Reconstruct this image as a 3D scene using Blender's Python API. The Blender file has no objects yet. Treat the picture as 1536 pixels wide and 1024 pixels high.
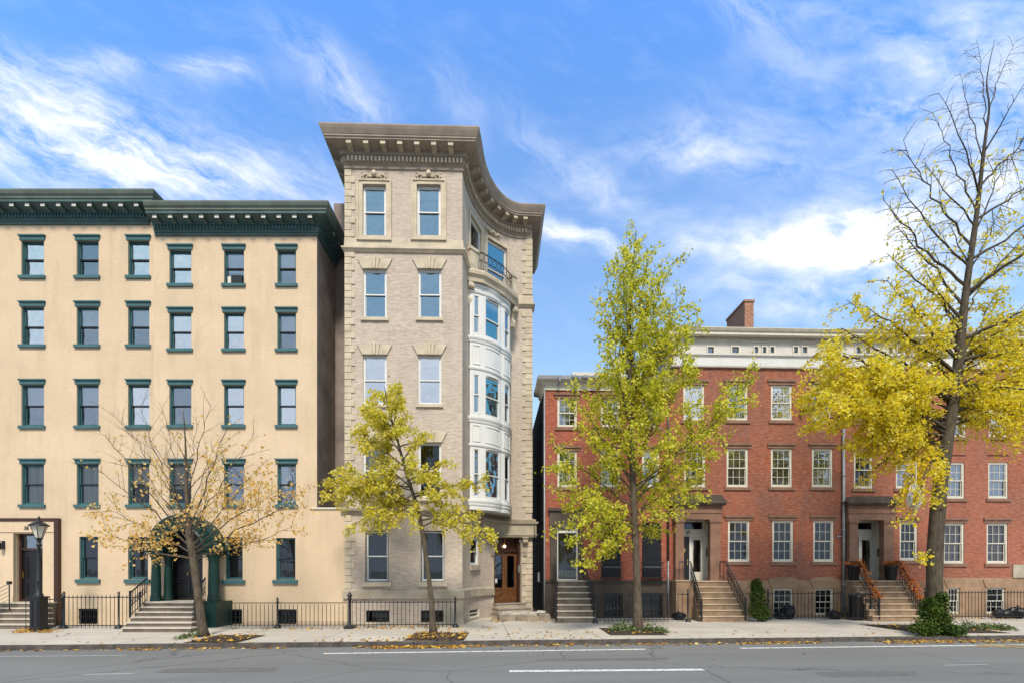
import bpy, math, random
from mathutils import Vector
R = random.Random(7)
PI = math.pi
F_, CX, CY, EYE = 750.0, 768.0, 858.0, 2.08
scene = bpy.context.scene
COL = scene.collection

# ------------------------------------------------------------------ materials
def new_mat(name):
    m = bpy.data.materials.new(name); m.use_nodes = True
    nt = m.node_tree; nt.nodes.clear()
    out = nt.nodes.new('ShaderNodeOutputMaterial')
    return m, nt, out
def nd(nt, t, **kw):
    n = nt.nodes.new(t)
    for k, v in kw.items():
        if k in n.inputs: n.inputs[k].default_value = v
        else: setattr(n, k, v)
    return n
def mixc(nt, fac, a, b, mode='MIX'):
    n = nt.nodes.new('ShaderNodeMix'); n.data_type = 'RGBA'; n.blend_type = mode
    for sock, v in ((n.inputs[0], fac), (n.inputs[6], a), (n.inputs[7], b)):
        if hasattr(v, 'links'): nt.links.new(v, sock)
        elif isinstance(v, (int, float)): sock.default_value = v
        else: sock.default_value = (v[0], v[1], v[2], 1)
    return n.outputs[2]
def ramp(nt, src, p0, p1, c0=(0,0,0), c1=(1,1,1)):
    n = nt.nodes.new('ShaderNodeValToRGB'); nt.links.new(src, n.inputs[0])
    e = n.color_ramp.elements
    e[0].position, e[1].position = p0, p1
    e[0].color = (*c0, 1); e[1].color = (*c1, 1)
    return n.outputs[0]
def noise(nt, vec, scale, detail=4, rough=.55, dist=0):
    n = nt.nodes.new('ShaderNodeTexNoise')
    n.inputs['Scale'].default_value = scale; n.inputs['Detail'].default_value = detail
    n.inputs['Roughness'].default_value = rough; n.inputs['Distortion'].default_value = dist
    if vec is not None: nt.links.new(vec, n.inputs['Vector'])
    return n.outputs[0]
def mapping(nt, vec, scale=(1,1,1), rot=(0,0,0), loc=(0,0,0)):
    n = nt.nodes.new('ShaderNodeMapping'); nt.links.new(vec, n.inputs[0])
    n.inputs['Scale'].default_value = scale; n.inputs['Rotation'].default_value = rot
    n.inputs['Location'].default_value = loc
    return n.outputs[0]
def bump(nt, h, strength=.3, dist=.02):
    n = nt.nodes.new('ShaderNodeBump'); nt.links.new(h, n.inputs['Height'])
    n.inputs['Strength'].default_value = strength; n.inputs['Distance'].default_value = dist
    return n.outputs[0]
def finish(nt, out, col, rough=.8, nrm=None, spec=.3, metal=0.0):
    b = nt.nodes.new('ShaderNodeBsdfPrincipled')
    if hasattr(col, 'links'): nt.links.new(col, b.inputs['Base Color'])
    else: b.inputs['Base Color'].default_value = (*col, 1)
    if hasattr(rough, 'links'): nt.links.new(rough, b.inputs['Roughness'])
    else: b.inputs['Roughness'].default_value = rough
    b.inputs['Specular IOR Level'].default_value = spec
    b.inputs['Metallic'].default_value = metal
    if nrm is not None: nt.links.new(nrm, b.inputs['Normal'])
    nt.links.new(b.outputs[0], out.inputs[0])
    return b
def plain(name, col, rough=.6, var=.15, scale=3.0, spec=.3, metal=0.0, bmp=.15):
    """paint / stone / metal with soft mottling and fine grain"""
    m, nt, out = new_mat(name)
    tc = nt.nodes.new('ShaderNodeTexCoord').outputs['Object']
    a = noise(nt, tc, scale, 5); g = noise(nt, tc, 45, 3)
    dark = tuple(c*(1-var*1.6) for c in col); light = tuple(min(1, c*(1+var)) for c in col)
    c = mixc(nt, ramp(nt, a, .3, .7), dark, light)
    c = mixc(nt, ramp(nt, g, .35, .7), mixc(nt, .14, c, (0,0,0)), c)
    finish(nt, out, c, rough, bump(nt, g, bmp, .01), spec, metal)
    return m
def brick_mat(name, c1, c2, mortar, bw=.215, bh=.075, msize=.011, blot=(.3,.3,.3), blotf=.35,
              stain=(.1,.08,.07), stainf=.3, bmp=.35, rough=.9, streak=.15):
    m, nt, out = new_mat(name)
    uv = nt.nodes.new('ShaderNodeUVMap').outputs[0]
    b = nt.nodes.new('ShaderNodeTexBrick'); nt.links.new(uv, b.inputs['Vector'])
    b.inputs['Color1'].default_value = (*c1, 1); b.inputs['Color2'].default_value = (*c2, 1)
    b.inputs['Mortar'].default_value = (*mortar, 1); b.inputs['Scale'].default_value = 1
    b.inputs['Mortar Size'].default_value = msize; b.inputs['Mortar Smooth'].default_value = .3
    b.inputs['Bias'].default_value = 0; b.inputs['Brick Width'].default_value = bw; b.inputs['Row Height'].default_value = bh
    # large soft blotches
    big = noise(nt, uv, .55, 6, .6, .4)
    c = mixc(nt, ramp(nt, big, .42, .72), b.outputs[0], mixc(nt, blotf, b.outputs[0], blot))
    b2_ = noise(nt, mapping(nt, uv, (1,1.3,1), loc=(17,4,0)), .42, 5, .62)
    c = mixc(nt, ramp(nt, b2_, .36, .62), mixc(nt, stainf*.55, c, stain), c)
    # vertical streaks of grime
    st = noise(nt, mapping(nt, uv, (1.6, .22, 1)), 1.3, 6, .65)
    c = mixc(nt, ramp(nt, st, .50, .78), c, mixc(nt, stainf, c, stain))
    # horizontal per-course variation
    hs = noise(nt, mapping(nt, uv, (4.5, 15, 1)), 1.0, 3, .6)
    c = mixc(nt, ramp(nt, hs, .35, .7), mixc(nt, streak, c, (0,0,0)), mixc(nt, streak*.6, c, (1,1,1)))
    # soot gathered toward the ground and soft repaired patches
    sx = nt.nodes.new('ShaderNodeSeparateXYZ'); nt.links.new(uv, sx.inputs[0])
    lowz = nt.nodes.new('ShaderNodeMath'); lowz.operation = 'ADD'; nt.links.new(sx.outputs[1], lowz.inputs[0])
    wob = noise(nt, uv, 1.2, 4); wb = nt.nodes.new('ShaderNodeMath'); wb.operation = 'MULTIPLY'; nt.links.new(wob, wb.inputs[0]); wb.inputs[1].default_value = 2.2
    nt.links.new(wb.outputs[0], lowz.inputs[1])
    lz = nt.nodes.new('ShaderNodeMath'); lz.operation = 'MULTIPLY'; nt.links.new(lowz.outputs[0], lz.inputs[0]); lz.inputs[1].default_value = .25
    c = mixc(nt, ramp(nt, lz.outputs[0], .22, .55), mixc(nt, stainf*.8, c, stain), c)
    fine = noise(nt, uv, 30, 2)
    hgt = mixc(nt, .35, b.outputs[1], fine)
    inv = nt.nodes.new('ShaderNodeInvert'); nt.links.new(hgt, inv.inputs[1])
    finish(nt, out, c, rough, bump(nt, inv.outputs[0], bmp, .012), .2)
    return m
def glass_mat(name, refl, tint=(.75,.85,.95), wav=.03):
    m, nt, out = new_mat(name)
    tc = nt.nodes.new('ShaderNodeTexCoord').outputs['Object']
    n = noise(nt, tc, 1.1, 2); nb = bump(nt, n, wav, .25)
    g = nd(nt, 'ShaderNodeBsdfGlossy'); g.inputs['Color'].default_value = (*tint, 1); g.inputs['Roughness'].default_value = .02
    nt.links.new(nb, g.inputs['Normal'])
    t = nd(nt, 'ShaderNodeBsdfTransparent'); t.inputs[0].default_value = (.90,.92,.92,1)
    lw = nd(nt, 'ShaderNodeFresnel', IOR=1.5)
    mx = nd(nt, 'ShaderNodeMath', operation='ADD'); nt.links.new(lw.outputs[0], mx.inputs[0]); mx.inputs[1].default_value = refl
    mx.use_clamp = True
    ms = nt.nodes.new('ShaderNodeMixShader'); nt.links.new(mx.outputs[0], ms.inputs[0])
    nt.links.new(t.outputs[0], ms.inputs[1]); nt.links.new(g.outputs[0], ms.inputs[2])
    nt.links.new(ms.outputs[0], out.inputs[0])
    return m
def curtain_mat(name, col, sc=14):
    m, nt, out = new_mat(name)
    tc = nt.nodes.new('ShaderNodeTexCoord').outputs['Object']
    w = noise(nt, mapping(nt, tc, (sc, 1, .35)), 1.2, 3)
    c = mixc(nt, ramp(nt, w, .3, .7), tuple(x*.55 for x in col), col)
    finish(nt, out, c, .9)
    return m
def leaf_mat(name, cols, trans=.35, clumpf=.22):
    """per-leaf colour from the island; cols: list of (pos, rgb)"""
    m, nt, out = new_mat(name)
    geo = nt.nodes.new('ShaderNodeNewGeometry')
    r = nt.nodes.new('ShaderNodeValToRGB'); nt.links.new(geo.outputs['Random Per Island'], r.inputs[0])
    e = r.color_ramp.elements
    while len(e) < len(cols): e.new(.5)
    for k, (p, c) in enumerate(cols): e[k].position = p; e[k].color = (*c, 1)
    tc = nt.nodes.new('ShaderNodeTexCoord').outputs['Object']
    clump = noise(nt, tc, 1.6, 3)
    c = mixc(nt, ramp(nt, clump, .35, .68), mixc(nt, clumpf, r.outputs[0], (.20,.20,.01)), r.outputs[0])
    d = nt.nodes.new('ShaderNodeBsdfDiffuse'); nt.links.new(c, d.inputs[0])
    t = nt.nodes.new('ShaderNodeBsdfTranslucent'); nt.links.new(c, t.inputs[0])
    ms = nt.nodes.new('ShaderNodeMixShader'); ms.inputs[0].default_value = trans
    nt.links.new(d.outputs[0], ms.inputs[1]); nt.links.new(t.outputs[0], ms.inputs[2])
    nt.links.new(ms.outputs[0], out.inputs[0])
    return m
def bark_mat(name, a, b):
    m, nt, out = new_mat(name)
    tc = nt.nodes.new('ShaderNodeTexCoord').outputs['Object']
    n = noise(nt, mapping(nt, tc, (14, 14, 2.2)), 1.6, 6, .65)
    n2 = noise(nt, tc, 2.5, 4)
    c = mixc(nt, ramp(nt, n, .35, .65), a, b)
    c = mixc(nt, ramp(nt, n2, .45, .75), c, mixc(nt, .4, c, (.16,.15,.10)))
    finish(nt, out, c, .95, bump(nt, n, .7, .03), .1)
    return m

M = {}
M['cream'] = brick_mat('cream_painted_brick', (.715,.55,.385), (.705,.54,.375), (.67,.505,.345), blot=(.62,.48,.30), blotf=.5,
                       stain=(.42,.33,.23), stainf=.45, bmp=.10, streak=.05, rough=.75)
M['stone_brick'] = brick_mat('limestone_roman_brick', (.65,.535,.44), (.52,.42,.34), (.45,.38,.315), bw=.31, bh=.055, msize=.006,
                       blot=(.70,.60,.48), blotf=.4, stain=(.28,.22,.18), stainf=.28, bmp=.4, streak=.16)
M['red_a'] = brick_mat('orange_red_brick', (.50,.115,.050), (.35,.072,.034), (.27,.095,.055), blot=(.25,.06,.045), blotf=.55,
                       stain=(.12,.05,.04), stainf=.4, streak=.12)
M['red_b'] = brick_mat('weathered_red_brick', (.43,.112,.045), (.30,.070,.030), (.22,.080,.042), blot=(.42,.13,.07), blotf=.55,
                       stain=(.15,.085,.07), stainf=.72, streak=.12)
M['red_c'] = brick_mat('dull_red_brick', (.43,.120,.054), (.31,.076,.036), (.27,.11,.065), blot=(.42,.15,.10), blotf=.5,
                       stain=(.18,.09,.07), stainf=.4, streak=.12)
M['chimney_brick'] = brick_mat('weathered_orange_brick', (.50,.185,.085), (.30,.095,.05), (.40,.28,.20), blot=(.55,.30,.18), blotf=.5, stain=(.14,.08,.06), stainf=.5)
M['court'] = plain('grey_brown_stucco', (.30,.245,.215), .9, .22, 1.2)
M['court2'] = plain('pale_rear_stucco', (.34,.30,.27), .9, .2, 1.2)
M['brown'] = plain('brownstone', (.265,.150,.105), .85, .18, 2)
M['brown_dk'] = plain('dark_brownstone', (.10,.078,.066), .85, .22, 2)
M['brown_lt'] = plain('tan_brownstone', (.36,.235,.15), .85, .18, 2)
M['lime'] = plain('limestone_trim', (.62,.53,.40), .85, .14, 2.2)
M['lime_dk'] = plain('grey_limestone', (.45,.39,.30), .85, .18, 1.6)
M['lime_cor'] = plain('painted_metal_cornice', (.36,.295,.235), .7, .14, 2)
M['teal'] = plain('teal_paint', (.060,.150,.165), .5, .12, 2)
M['teal_dk'] = plain('dark_teal_cornice_paint', (.075,.135,.135), .55, .18, 1.5)
M['teal_top'] = plain('faded_green_cornice_top', (.15,.185,.155), .6, .16, 1.5)
M['green'] = plain('deep_green_paint', (.006,.040,.033), .45, .15, 2, spec=.35)
M['white'] = plain('white_paint', (.78,.78,.77), .5, .04, 2)
M['offwhite'] = plain('cream_white_paint', (.72,.68,.58), .55, .07, 3)
M['attic'] = plain('pale_grey_attic_board', (.66,.63,.59), .6, .07, 2)
M['iron'] = plain('black_iron', (.014,.016,.020), .4, .2, 5, spec=.5)
M['black'] = plain('black_paint', (.010,.011,.014), .35, .2, 3, spec=.5)
M['shutter'] = plain('black_shutter_board', (.012,.014,.02), .45, .2, 2)
M['dark'] = plain('room_shade_black', (.012,.013,.015), .9)  # near-black sheet colour standing in for the shade of unlit rooms
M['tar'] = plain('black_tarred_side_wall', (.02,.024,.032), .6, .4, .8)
M['roof'] = plain('roofing', (.10,.10,.10), .9)
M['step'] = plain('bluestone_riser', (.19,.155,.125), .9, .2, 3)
M['tread'] = plain('pale_stone_tread', (.60,.54,.45), .85, .1, 3)  # stone treads coloured paler than the risers
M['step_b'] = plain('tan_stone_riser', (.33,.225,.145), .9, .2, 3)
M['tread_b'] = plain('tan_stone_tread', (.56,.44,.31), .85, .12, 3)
M['wood'] = plain('varnished_oak_door', (.16,.070,.026), .35, .3, 6, spec=.5)
M['wood_dk'] = plain('dark_mahogany', (.055,.022,.014), .35, .2, 6, spec=.5)
M['brass'] = plain('brass', (.6,.42,.16), .3, .1, 6, metal=1.0)
M['zinc'] = plain('grey_zinc_pipe', (.34,.36,.39), .45, .12, 3, metal=.3)
M['plastic_bag'] = plain('black_bin_liner', (.012,.013,.016), .38, .2, 9, spec=.4)
M['paper'] = plain('white_paper', (.62,.63,.68), .8, .2, 6)
M['slab'] = plain('broken_stone_slab', (.30,.25,.19), .9, .3, 2.5)
M['slab_top'] = plain('pale_stone_slab_top', (.55,.51,.45), .9, .25, 2.5)
M['blind'] = plain('white_roller_blind', (.86,.87,.88), .9, .04, 1)
M['curtain'] = curtain_mat('sheer_curtain', (.66,.68,.62))
M['curtain_pink'] = curtain_mat('pinkish_curtain', (.62,.50,.45), 6)
M['curtain_dk'] = curtain_mat('dark_lace_curtain', (.12,.115,.11), 20)
M['glass_sky'] = glass_mat('sky_reflecting_glass', .62, (.95,.98,1.0), .12)
M['glass_blue'] = glass_mat('blue_sky_reflecting_glass', .62, (.36,.54,.66), .14)
M['glass_mid'] = glass_mat('window_glass', .30, (.74,.85,.97), .10)
M['glass_dk'] = glass_mat('dim_window_glass', .035, (.7,.8,.9))
M['bark'] = bark_mat('grey_brown_bark', (.055,.042,.031), (.155,.122,.09))
M['bark_dk'] = bark_mat('dark_furrowed_bark', (.045,.036,.026), (.125,.10,.074))
M['bark_pale'] = bark_mat('pale_ridged_bark', (.13,.095,.07), (.30,.235,.18))
M['leaf_orange'] = leaf_mat('orange_yellow_leaves', [(0,(.86,.50,.13)), (.5,(.95,.64,.20)), (1,(.97,.78,.36))], .55, .05)
M['leaf_ginkgo'] = leaf_mat('yellow_green_ginkgo_leaves', [(0,(.32,.40,.03)), (.3,(.68,.68,.05)), (.65,(.93,.84,.08)), (1,(.98,.92,.24))], .6, .12)
M['leaf_ginkgo2'] = leaf_mat('golden_ginkgo_leaves', [(0,(.46,.46,.04)), (.3,(.85,.74,.07)), (.7,(.97,.82,.12)), (1,(.98,.90,.38))], .6, .10)
M['leaf_gold'] = leaf_mat('bright_yellow_leaves', [(0,(.90,.66,.02)), (.3,(.99,.80,.05)), (.75,(.99,.86,.09)), (1,(.99,.93,.34))], .6, .08)
M['leaf_green'] = leaf_mat('dark_green_ivy_leaves', [(0,(.02,.05,.015)), (.5,(.045,.095,.022)), (1,(.11,.17,.05))], .2)
M['leaf_ground'] = leaf_mat('ground_cover_leaves', [(0,(.05,.09,.03)), (.5,(.12,.18,.07)), (1,(.30,.33,.18))], .2)
M['leaf_fallen'] = leaf_mat('fallen_leaves', [(0,(.25,.10,.03)), (.4,(.55,.25,.05)), (.75,(.72,.42,.08)), (1,(.78,.60,.22))], .1)
M['leaf_garland'] = leaf_mat('garland_leaves', [(0,(.45,.06,.02)), (.5,(.78,.20,.04)), (1,(.90,.42,.14))], .3)
M['mulch'] = plain('wood_chip_mulch', (.075,.05,.035), .95, .5, 8)
M['soil'] = plain('dark_soil', (.06,.045,.035), .95, .4, 8)
M['white_line'] = None

def emission_mat(name, col, s):
    m, nt, out = new_mat(name)
    e = nd(nt, 'ShaderNodeEmission', Strength=s); e.inputs[0].default_value = (*col, 1)
    nt.links.new(e.outputs[0], out.inputs[0]); return m
M['bulb'] = emission_mat('lit_bulb', (1,.75,.4), 9)
m, nt, out = new_mat('frosted_lamp_glass')
finish(nt, out, (.66,.62,.52), .35, spec=.5); M['frosted'] = m

def asphalt():
    m, nt, out = new_mat('worn_asphalt')
    tc = nt.nodes.new('ShaderNodeTexCoord').outputs['Object']
    a = noise(nt, mapping(nt, tc, (.12, .7, 1)), 1.0, 6, .6, .6)
    b = noise(nt, tc, 60, 3); b2 = noise(nt, tc, 14, 4, .7)
    c = mixc(nt, ramp(nt, a, .3, .72), (.175,.168,.158), (.248,.238,.224))
    c = mixc(nt, ramp(nt, b, .35, .7), mixc(nt, .35, c, (0,0,0)), mixc(nt, .12, c, (1,1,1)))
    c = mixc(nt, ramp(nt, b2, .4, .75), mixc(nt, .14, c, (0,0,0)), c)
    v = nt.nodes.new('ShaderNodeTexVoronoi'); v.feature = 'DISTANCE_TO_EDGE'; v.inputs['Scale'].default_value = .22
    wob = noise(nt, tc, 1.4, 5)
    mm = mixc(nt, .35, tc, wob)
    nt.links.new(mm, v.inputs['Vector'])
    c = mixc(nt, ramp(nt, v.outputs[0], .0, .004, (1,1,1), (0,0,0)), c, mixc(nt, .55, c, (.01,.01,.01)))
    finish(nt, out, c, .85, bump(nt, b, .5, .01), .3); return m
M['asphalt'] = asphalt()
M['asphalt_new'] = plain('asphalt_patch', (.165,.158,.148), .85, .12, 4)
def pavement():
    m, nt, out = new_mat('concrete_pavement')
    tc = nt.nodes.new('ShaderNodeTexCoord').outputs['Object']
    b = nt.nodes.new('ShaderNodeTexBrick'); nt.links.new(tc, b.inputs['Vector'])
    b.offset = 0.0
    b.inputs['Color1'].default_value = (.63,.57,.49,1); b.inputs['Color2'].default_value = (.57,.515,.445,1)
    b.inputs['Mortar'].default_value = (.19,.175,.16,1); b.inputs['Scale'].default_value = 1
    b.inputs['Mortar Size'].default_value = .012; b.inputs['Brick Width'].default_value = 2.9; b.inputs['Row Height'].default_value = 1.6
    a = noise(nt, mapping(nt, tc, (.5, 1, 1)), .9, 6, .6, .5); f = noise(nt, tc, 40, 3)
    sp = noise(nt, tc, 7, 5, .7)
    c = mixc(nt, ramp(nt, a, .35, .7), mixc(nt, .22, b.outputs[0], (.1,.09,.085)), b.outputs[0])
    c = mixc(nt, ramp(nt, f, .35, .7), mixc(nt, .16, c, (0,0,0)), c)
    c = mixc(nt, ramp(nt, sp, .62, .72), c, mixc(nt, .25, c, (.12,.10,.09)))
    finish(nt, out, c, .9, bump(nt, f, .3, .01), .2); return m
M['pavement'] = pavement()
M['kerb'] = plain('granite_kerb', (.11,.095,.085), .9, .35, 3)
def paint(name, col):
    m, nt, out = new_mat(name)
    tc = nt.nodes.new('ShaderNodeTexCoord').outputs['Object']
    a = noise(nt, tc, 9, 6, .7)
    c = mixc(nt, ramp(nt, a, .36, .5), (.2,.2,.2), col)
    finish(nt, out, c, .8); return m
M['white_line'] = paint('white_road_paint', (.72,.72,.70))
M['faint_line'] = paint('worn_white_road_paint', (.34,.34,.34))
M['yellow_line'] = paint('yellow_road_paint', (.62,.40,.09))

# ------------------------------------------------------------------ mesh builder
class MB:
    def __init__(s): s.v=[]; s.f=[]; s.uv=[]; s.m=[]; s.mats=[]
    def mi(s, mat):
        if mat not in s.mats: s.mats.append(mat)
        return s.mats.index(mat)
    def face(s, pts, mat='white', uv=None):
        i = len(s.v); s.v += [tuple(p) for p in pts]; s.f.append(tuple(range(i, i+len(pts))))
        if uv is None:
            a, b, c = Vector(pts[0]), Vector(pts[1]), Vector(pts[2])
            n = (b-a).cross(c-a)
            if n.length > 1e-12: n.normalize()
            if abs(n.z) > .7: uv = [(p[0], p[1]) for p in pts]
            else:
                t = Vector((-n.y, n.x, 0)); t = t.normalized() if t.length > 1e-6 else Vector((1,0,0))
                uv = [(p[0]*t.x+p[1]*t.y, p[2]) for p in pts]
        s.uv.append(uv); s.m.append(s.mi(mat))
    def box(s, x0, x1, y0, y1, z0, z1, mat='white', skip=''):
        if x0 > x1: x0, x1 = x1, x0
        if y0 > y1: y0, y1 = y1, y0
        if z0 > z1: z0, z1 = z1, z0
        if 'f' not in skip: s.face([(x0,y0,z0),(x1,y0,z0),(x1,y0,z1),(x0,y0,z1)], mat)
        if 'b' not in skip: s.face([(x1,y1,z0),(x0,y1,z0),(x0,y1,z1),(x1,y1,z1)], mat)
        if 'l' not in skip: s.face([(x0,y1,z0),(x0,y0,z0),(x0,y0,z1),(x0,y1,z1)], mat)
        if 'r' not in skip: s.face([(x1,y0,z0),(x1,y1,z0),(x1,y1,z1),(x1,y0,z1)], mat)
        if 't' not in skip: s.face([(x0,y0,z1),(x1,y0,z1),(x1,y1,z1),(x0,y1,z1)], mat)
        if 'd' not in skip: s.face([(x0,y1,z0),(x1,y1,z0),(x1,y0,z0),(x0,y0,z0)], mat)
    def obox(s, c, t, n, w, d0, d1, z0, z1, mat='white'):
        """box centred at c (x,y) width w along tangent t, from d0 to d1 along outward n"""
        def P(a, b, z): return (c[0]+t[0]*a+n[0]*b, c[1]+t[1]*a+n[1]*b, z)
        h = w/2
        q = [P(-h,d0,z0),P(h,d0,z0),P(h,d1,z0),P(-h,d1,z0),P(-h,d0,z1),P(h,d0,z1),P(h,d1,z1),P(-h,d1,z1)]
        for idx in ((3,2,6,7),(0,4,5,1),(0,3,7,4),(1,5,6,2),(4,7,6,5),(0,1,2,3)):
            s.face([q[k] for k in idx], mat)
    def prism(s, poly, y0, y1, mat='white'):
        """polygon in x,z extruded in y; y0 front"""
        s.face([(x,y0,z) for x,z in poly], mat); s.face([(x,y1,z) for x,z in reversed(poly)], mat)
        for i in range(len(poly)):
            a, b = poly[i], poly[(i+1) % len(poly)]
            s.face([(a[0],y0,a[1]),(a[0],y1,a[1]),(b[0],y1,b[1]),(b[0],y0,b[1])], mat)
    def tube(s, pts, radii, n=8, mat='iron', cap=True):
        pts = [Vector(p) for p in pts]
        if not isinstance(radii, (list, tuple)): radii = [radii]*len(pts)
        up = Vector((0,0,1)); base = len(s.v); prev = None
        for i, p in enumerate(pts):
            d = (pts[min(i+1,len(pts)-1)]-pts[max(i-1,0)])
            d = d.normalized() if d.length > 1e-9 else up
            if prev is None:
                a = d.cross(Vector((1,0,0)) if abs(d.x) < .8 else up)
            else: a = prev - d*prev.dot(d)
            a = a.normalized() if a.length > 1e-6 else d.orthogonal().normalized()
            prev = a; b = d.cross(a)
            for k in range(n):
                an = 2*PI*k/n; q = p + (a*math.cos(an)+b*math.sin(an))*radii[i]
                s.v.append((q.x,q.y,q.z))
        mi = s.mi(mat)
        for i in range(len(pts)-1):
            for k in range(n):
                k2 = (k+1) % n
                s.f.append((base+i*n+k, base+i*n+k2, base+(i+1)*n+k2, base+(i+1)*n+k))
                s.uv.append([(k/n,i),((k+1)/n,i),((k+1)/n,i+1),(k/n,i+1)]); s.m.append(mi)
        if cap:
            for e in (0, len(pts)-1):
                q = [base+e*n+k for k in range(n)]
                if e == 0: q.reverse()
                s.f.append(tuple(q)); s.uv.append([(0,0)]*n); s.m.append(mi)
    def lathe(s, c, prof, n=16, mat='iron'):
        base = len(s.v)
        for r, z in prof:
            for k in range(n):
                a = 2*PI*k/n; s.v.append((c[0]+r*math.cos(a), c[1]+r*math.sin(a), c[2]+z))
        mi = s.mi(mat)
        for i in range(len(prof)-1):
            for k in range(n):
                k2 = (k+1) % n
                s.f.append((base+i*n+k, base+i*n+k2, base+(i+1)*n+k2, base+(i+1)*n+k))
                s.uv.append([(0,0)]*4); s.m.append(mi)
        s.f.append(tuple(base+(len(prof)-1)*n+k for k in range(n))); s.uv.append([(0,0)]*n); s.m.append(mi)
    def sweep(s, path, prof, mat='white', closed=False, mats=None, caps=True):
        """profile [(d outward, z)] swept along the plan path [(x,y)] with mitred corners; outward is to the right of travel"""
        off = offsets(path)
        for j in range(len(prof)-1):
            (d0,z0), (d1,z1) = prof[j], prof[j+1]
            mm = mats[j] if mats else mat
            for i in range(len(path)-1):
                p, q = path[i], path[i+1]; a, b = off[i], off[i+1]
                s.face([(p[0]+a[0]*d0,p[1]+a[1]*d0,z0),(q[0]+b[0]*d0,q[1]+b[1]*d0,z0),
                        (q[0]+b[0]*d1,q[1]+b[1]*d1,z1),(p[0]+a[0]*d1,p[1]+a[1]*d1,z1)], mm)
        if caps:
            for i, rev in ((0, True), (len(path)-1, False)):
                p, a = path[i], off[i]
                poly = [(p[0]+a[0]*d,p[1]+a[1]*d,z) for d, z in prof]
                if rev: poly.reverse()
                s.face(poly, mats[0] if mats else mat)
    def build(s, name, parent=None, smooth=False, loc=None, rz=None):
        me = bpy.data.meshes.new(name)
        me.from_pydata(s.v, [], s.f)
        uvl = me.uv_layers.new(name='UVMap')
        flat = [c for f in s.uv for p in f for c in p]
        uvl.data.foreach_set('uv', flat)
        for k in s.mats: me.materials.append(M[k])
        me.polygons.foreach_set('material_index', s.m)
        if smooth: me.polygons.foreach_set('use_smooth', [True]*len(s.f))
        me.update()
        o = bpy.data.objects.new(name, me); COL.objects.link(o)
        if parent is not None: o.parent = parent
        if loc: o.location = loc
        if rz: o.rotation_euler.z = rz
        return o
def offsets(path):
    """mitred outward vectors (right-hand side of travel) for a plan polyline"""
    segn = []
    for i in range(len(path)-1):
        dx, dy = path[i+1][0]-path[i][0], path[i+1][1]-path[i][1]
        L = math.hypot(dx, dy) or 1e-9; segn.append((dy/L, -dx/L))
    res = []
    for i in range(len(path)):
        if i == 0: res.append(segn[0])
        elif i == len(path)-1: res.append(segn[-1])
        else:
            a, b = segn[i-1], segn[i]; mx, my = a[0]+b[0], a[1]+b[1]; L = math.hypot(mx,my) or 1e-9
            mx, my = mx/L, my/L; c = max(.35, mx*a[0]+my*a[1]); res.append((mx/c, my/c))
    return res
def along(path, spacing, start=0.0, end=0.0):
    """(point, tangent, normal) at regular spacing"""
    L = sum(math.hypot(path[i+1][0]-path[i][0], path[i+1][1]-path[i][1]) for i in range(len(path)-1))
    n = max(1, int(round((L-start-end)/spacing))); res = []
    for k in range(n+1):
        t = start+(L-start-end)*k/n; acc = 0
        for i in range(len(path)-1):
            l = math.hypot(path[i+1][0]-path[i][0], path[i+1][1]-path[i][1])
            if acc+l >= t-1e-9:
                f = (t-acc)/l; dx, dy = (path[i+1][0]-path[i][0])/l, (path[i+1][1]-path[i][1])/l
                res.append(((path[i][0]+dx*l*f, path[i][1]+dy*l*f), (dx,dy), (dy,-dx))); break
            acc += l
    return res

class Frame:
    """a facade plane; local x along the facade, local y into the building, z up"""
    def __init__(s, px, D, th=0.0):
        s.ox, s.oy, s.th = (px-CX)/F_*D, D, th
        s.c, s.s = math.cos(th), math.sin(th)
    def hit(s, px, py, d=0.0):
        a = (px-CX)/F_
        # plane normal outward n=(s,-c): (t*a-ox)*s-(t-oy)*c = d
        t = (d + s.ox*s.s - s.oy*s.c)/(a*s.s - s.c)
        wx, wy = t*a-s.ox, t-s.oy
        return wx*s.c+wy*s.s, EYE+(CY-py)/F_*t
    def u(s, px, d=0.0): return s.hit(px, CY, d)[0]
    def z(s, px, py, d=0.0): return s.hit(px, py, d)[1]
    def loc(s, X, Y):
        wx, wy = X-s.ox, Y-s.oy
        return (wx*s.c+wy*s.s, -wx*s.s+wy*s.c)
    def rect(s, x0, y0, x1, y1, d=0.0):
        pm = (x0+x1)/2
        return (s.u(x0,d), s.u(x1,d), s.z(pm,y1,d), s.z(pm,y0,d))
def thing(name, label, cat, loc=(0,0,0), rz=0, group=None):
    o = bpy.data.objects.new(name, None); COL.objects.link(o); o.empty_display_size = .3
    o.location = loc; o.rotation_euler.z = rz
    o['label'] = label; o['category'] = cat
    if group: o['group'] = group
    return o
def tag(o, label=None, cat=None, group=None, kind=None):
    if label: o['label'] = label
    if cat: o['category'] = cat
    if group: o['group'] = group
    if kind: o['kind'] = kind
    return o
def building(name, label, cat, fr, group=None):
    return thing(name, label, cat, (fr.ox, fr.oy, 0), fr.th, group)

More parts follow.
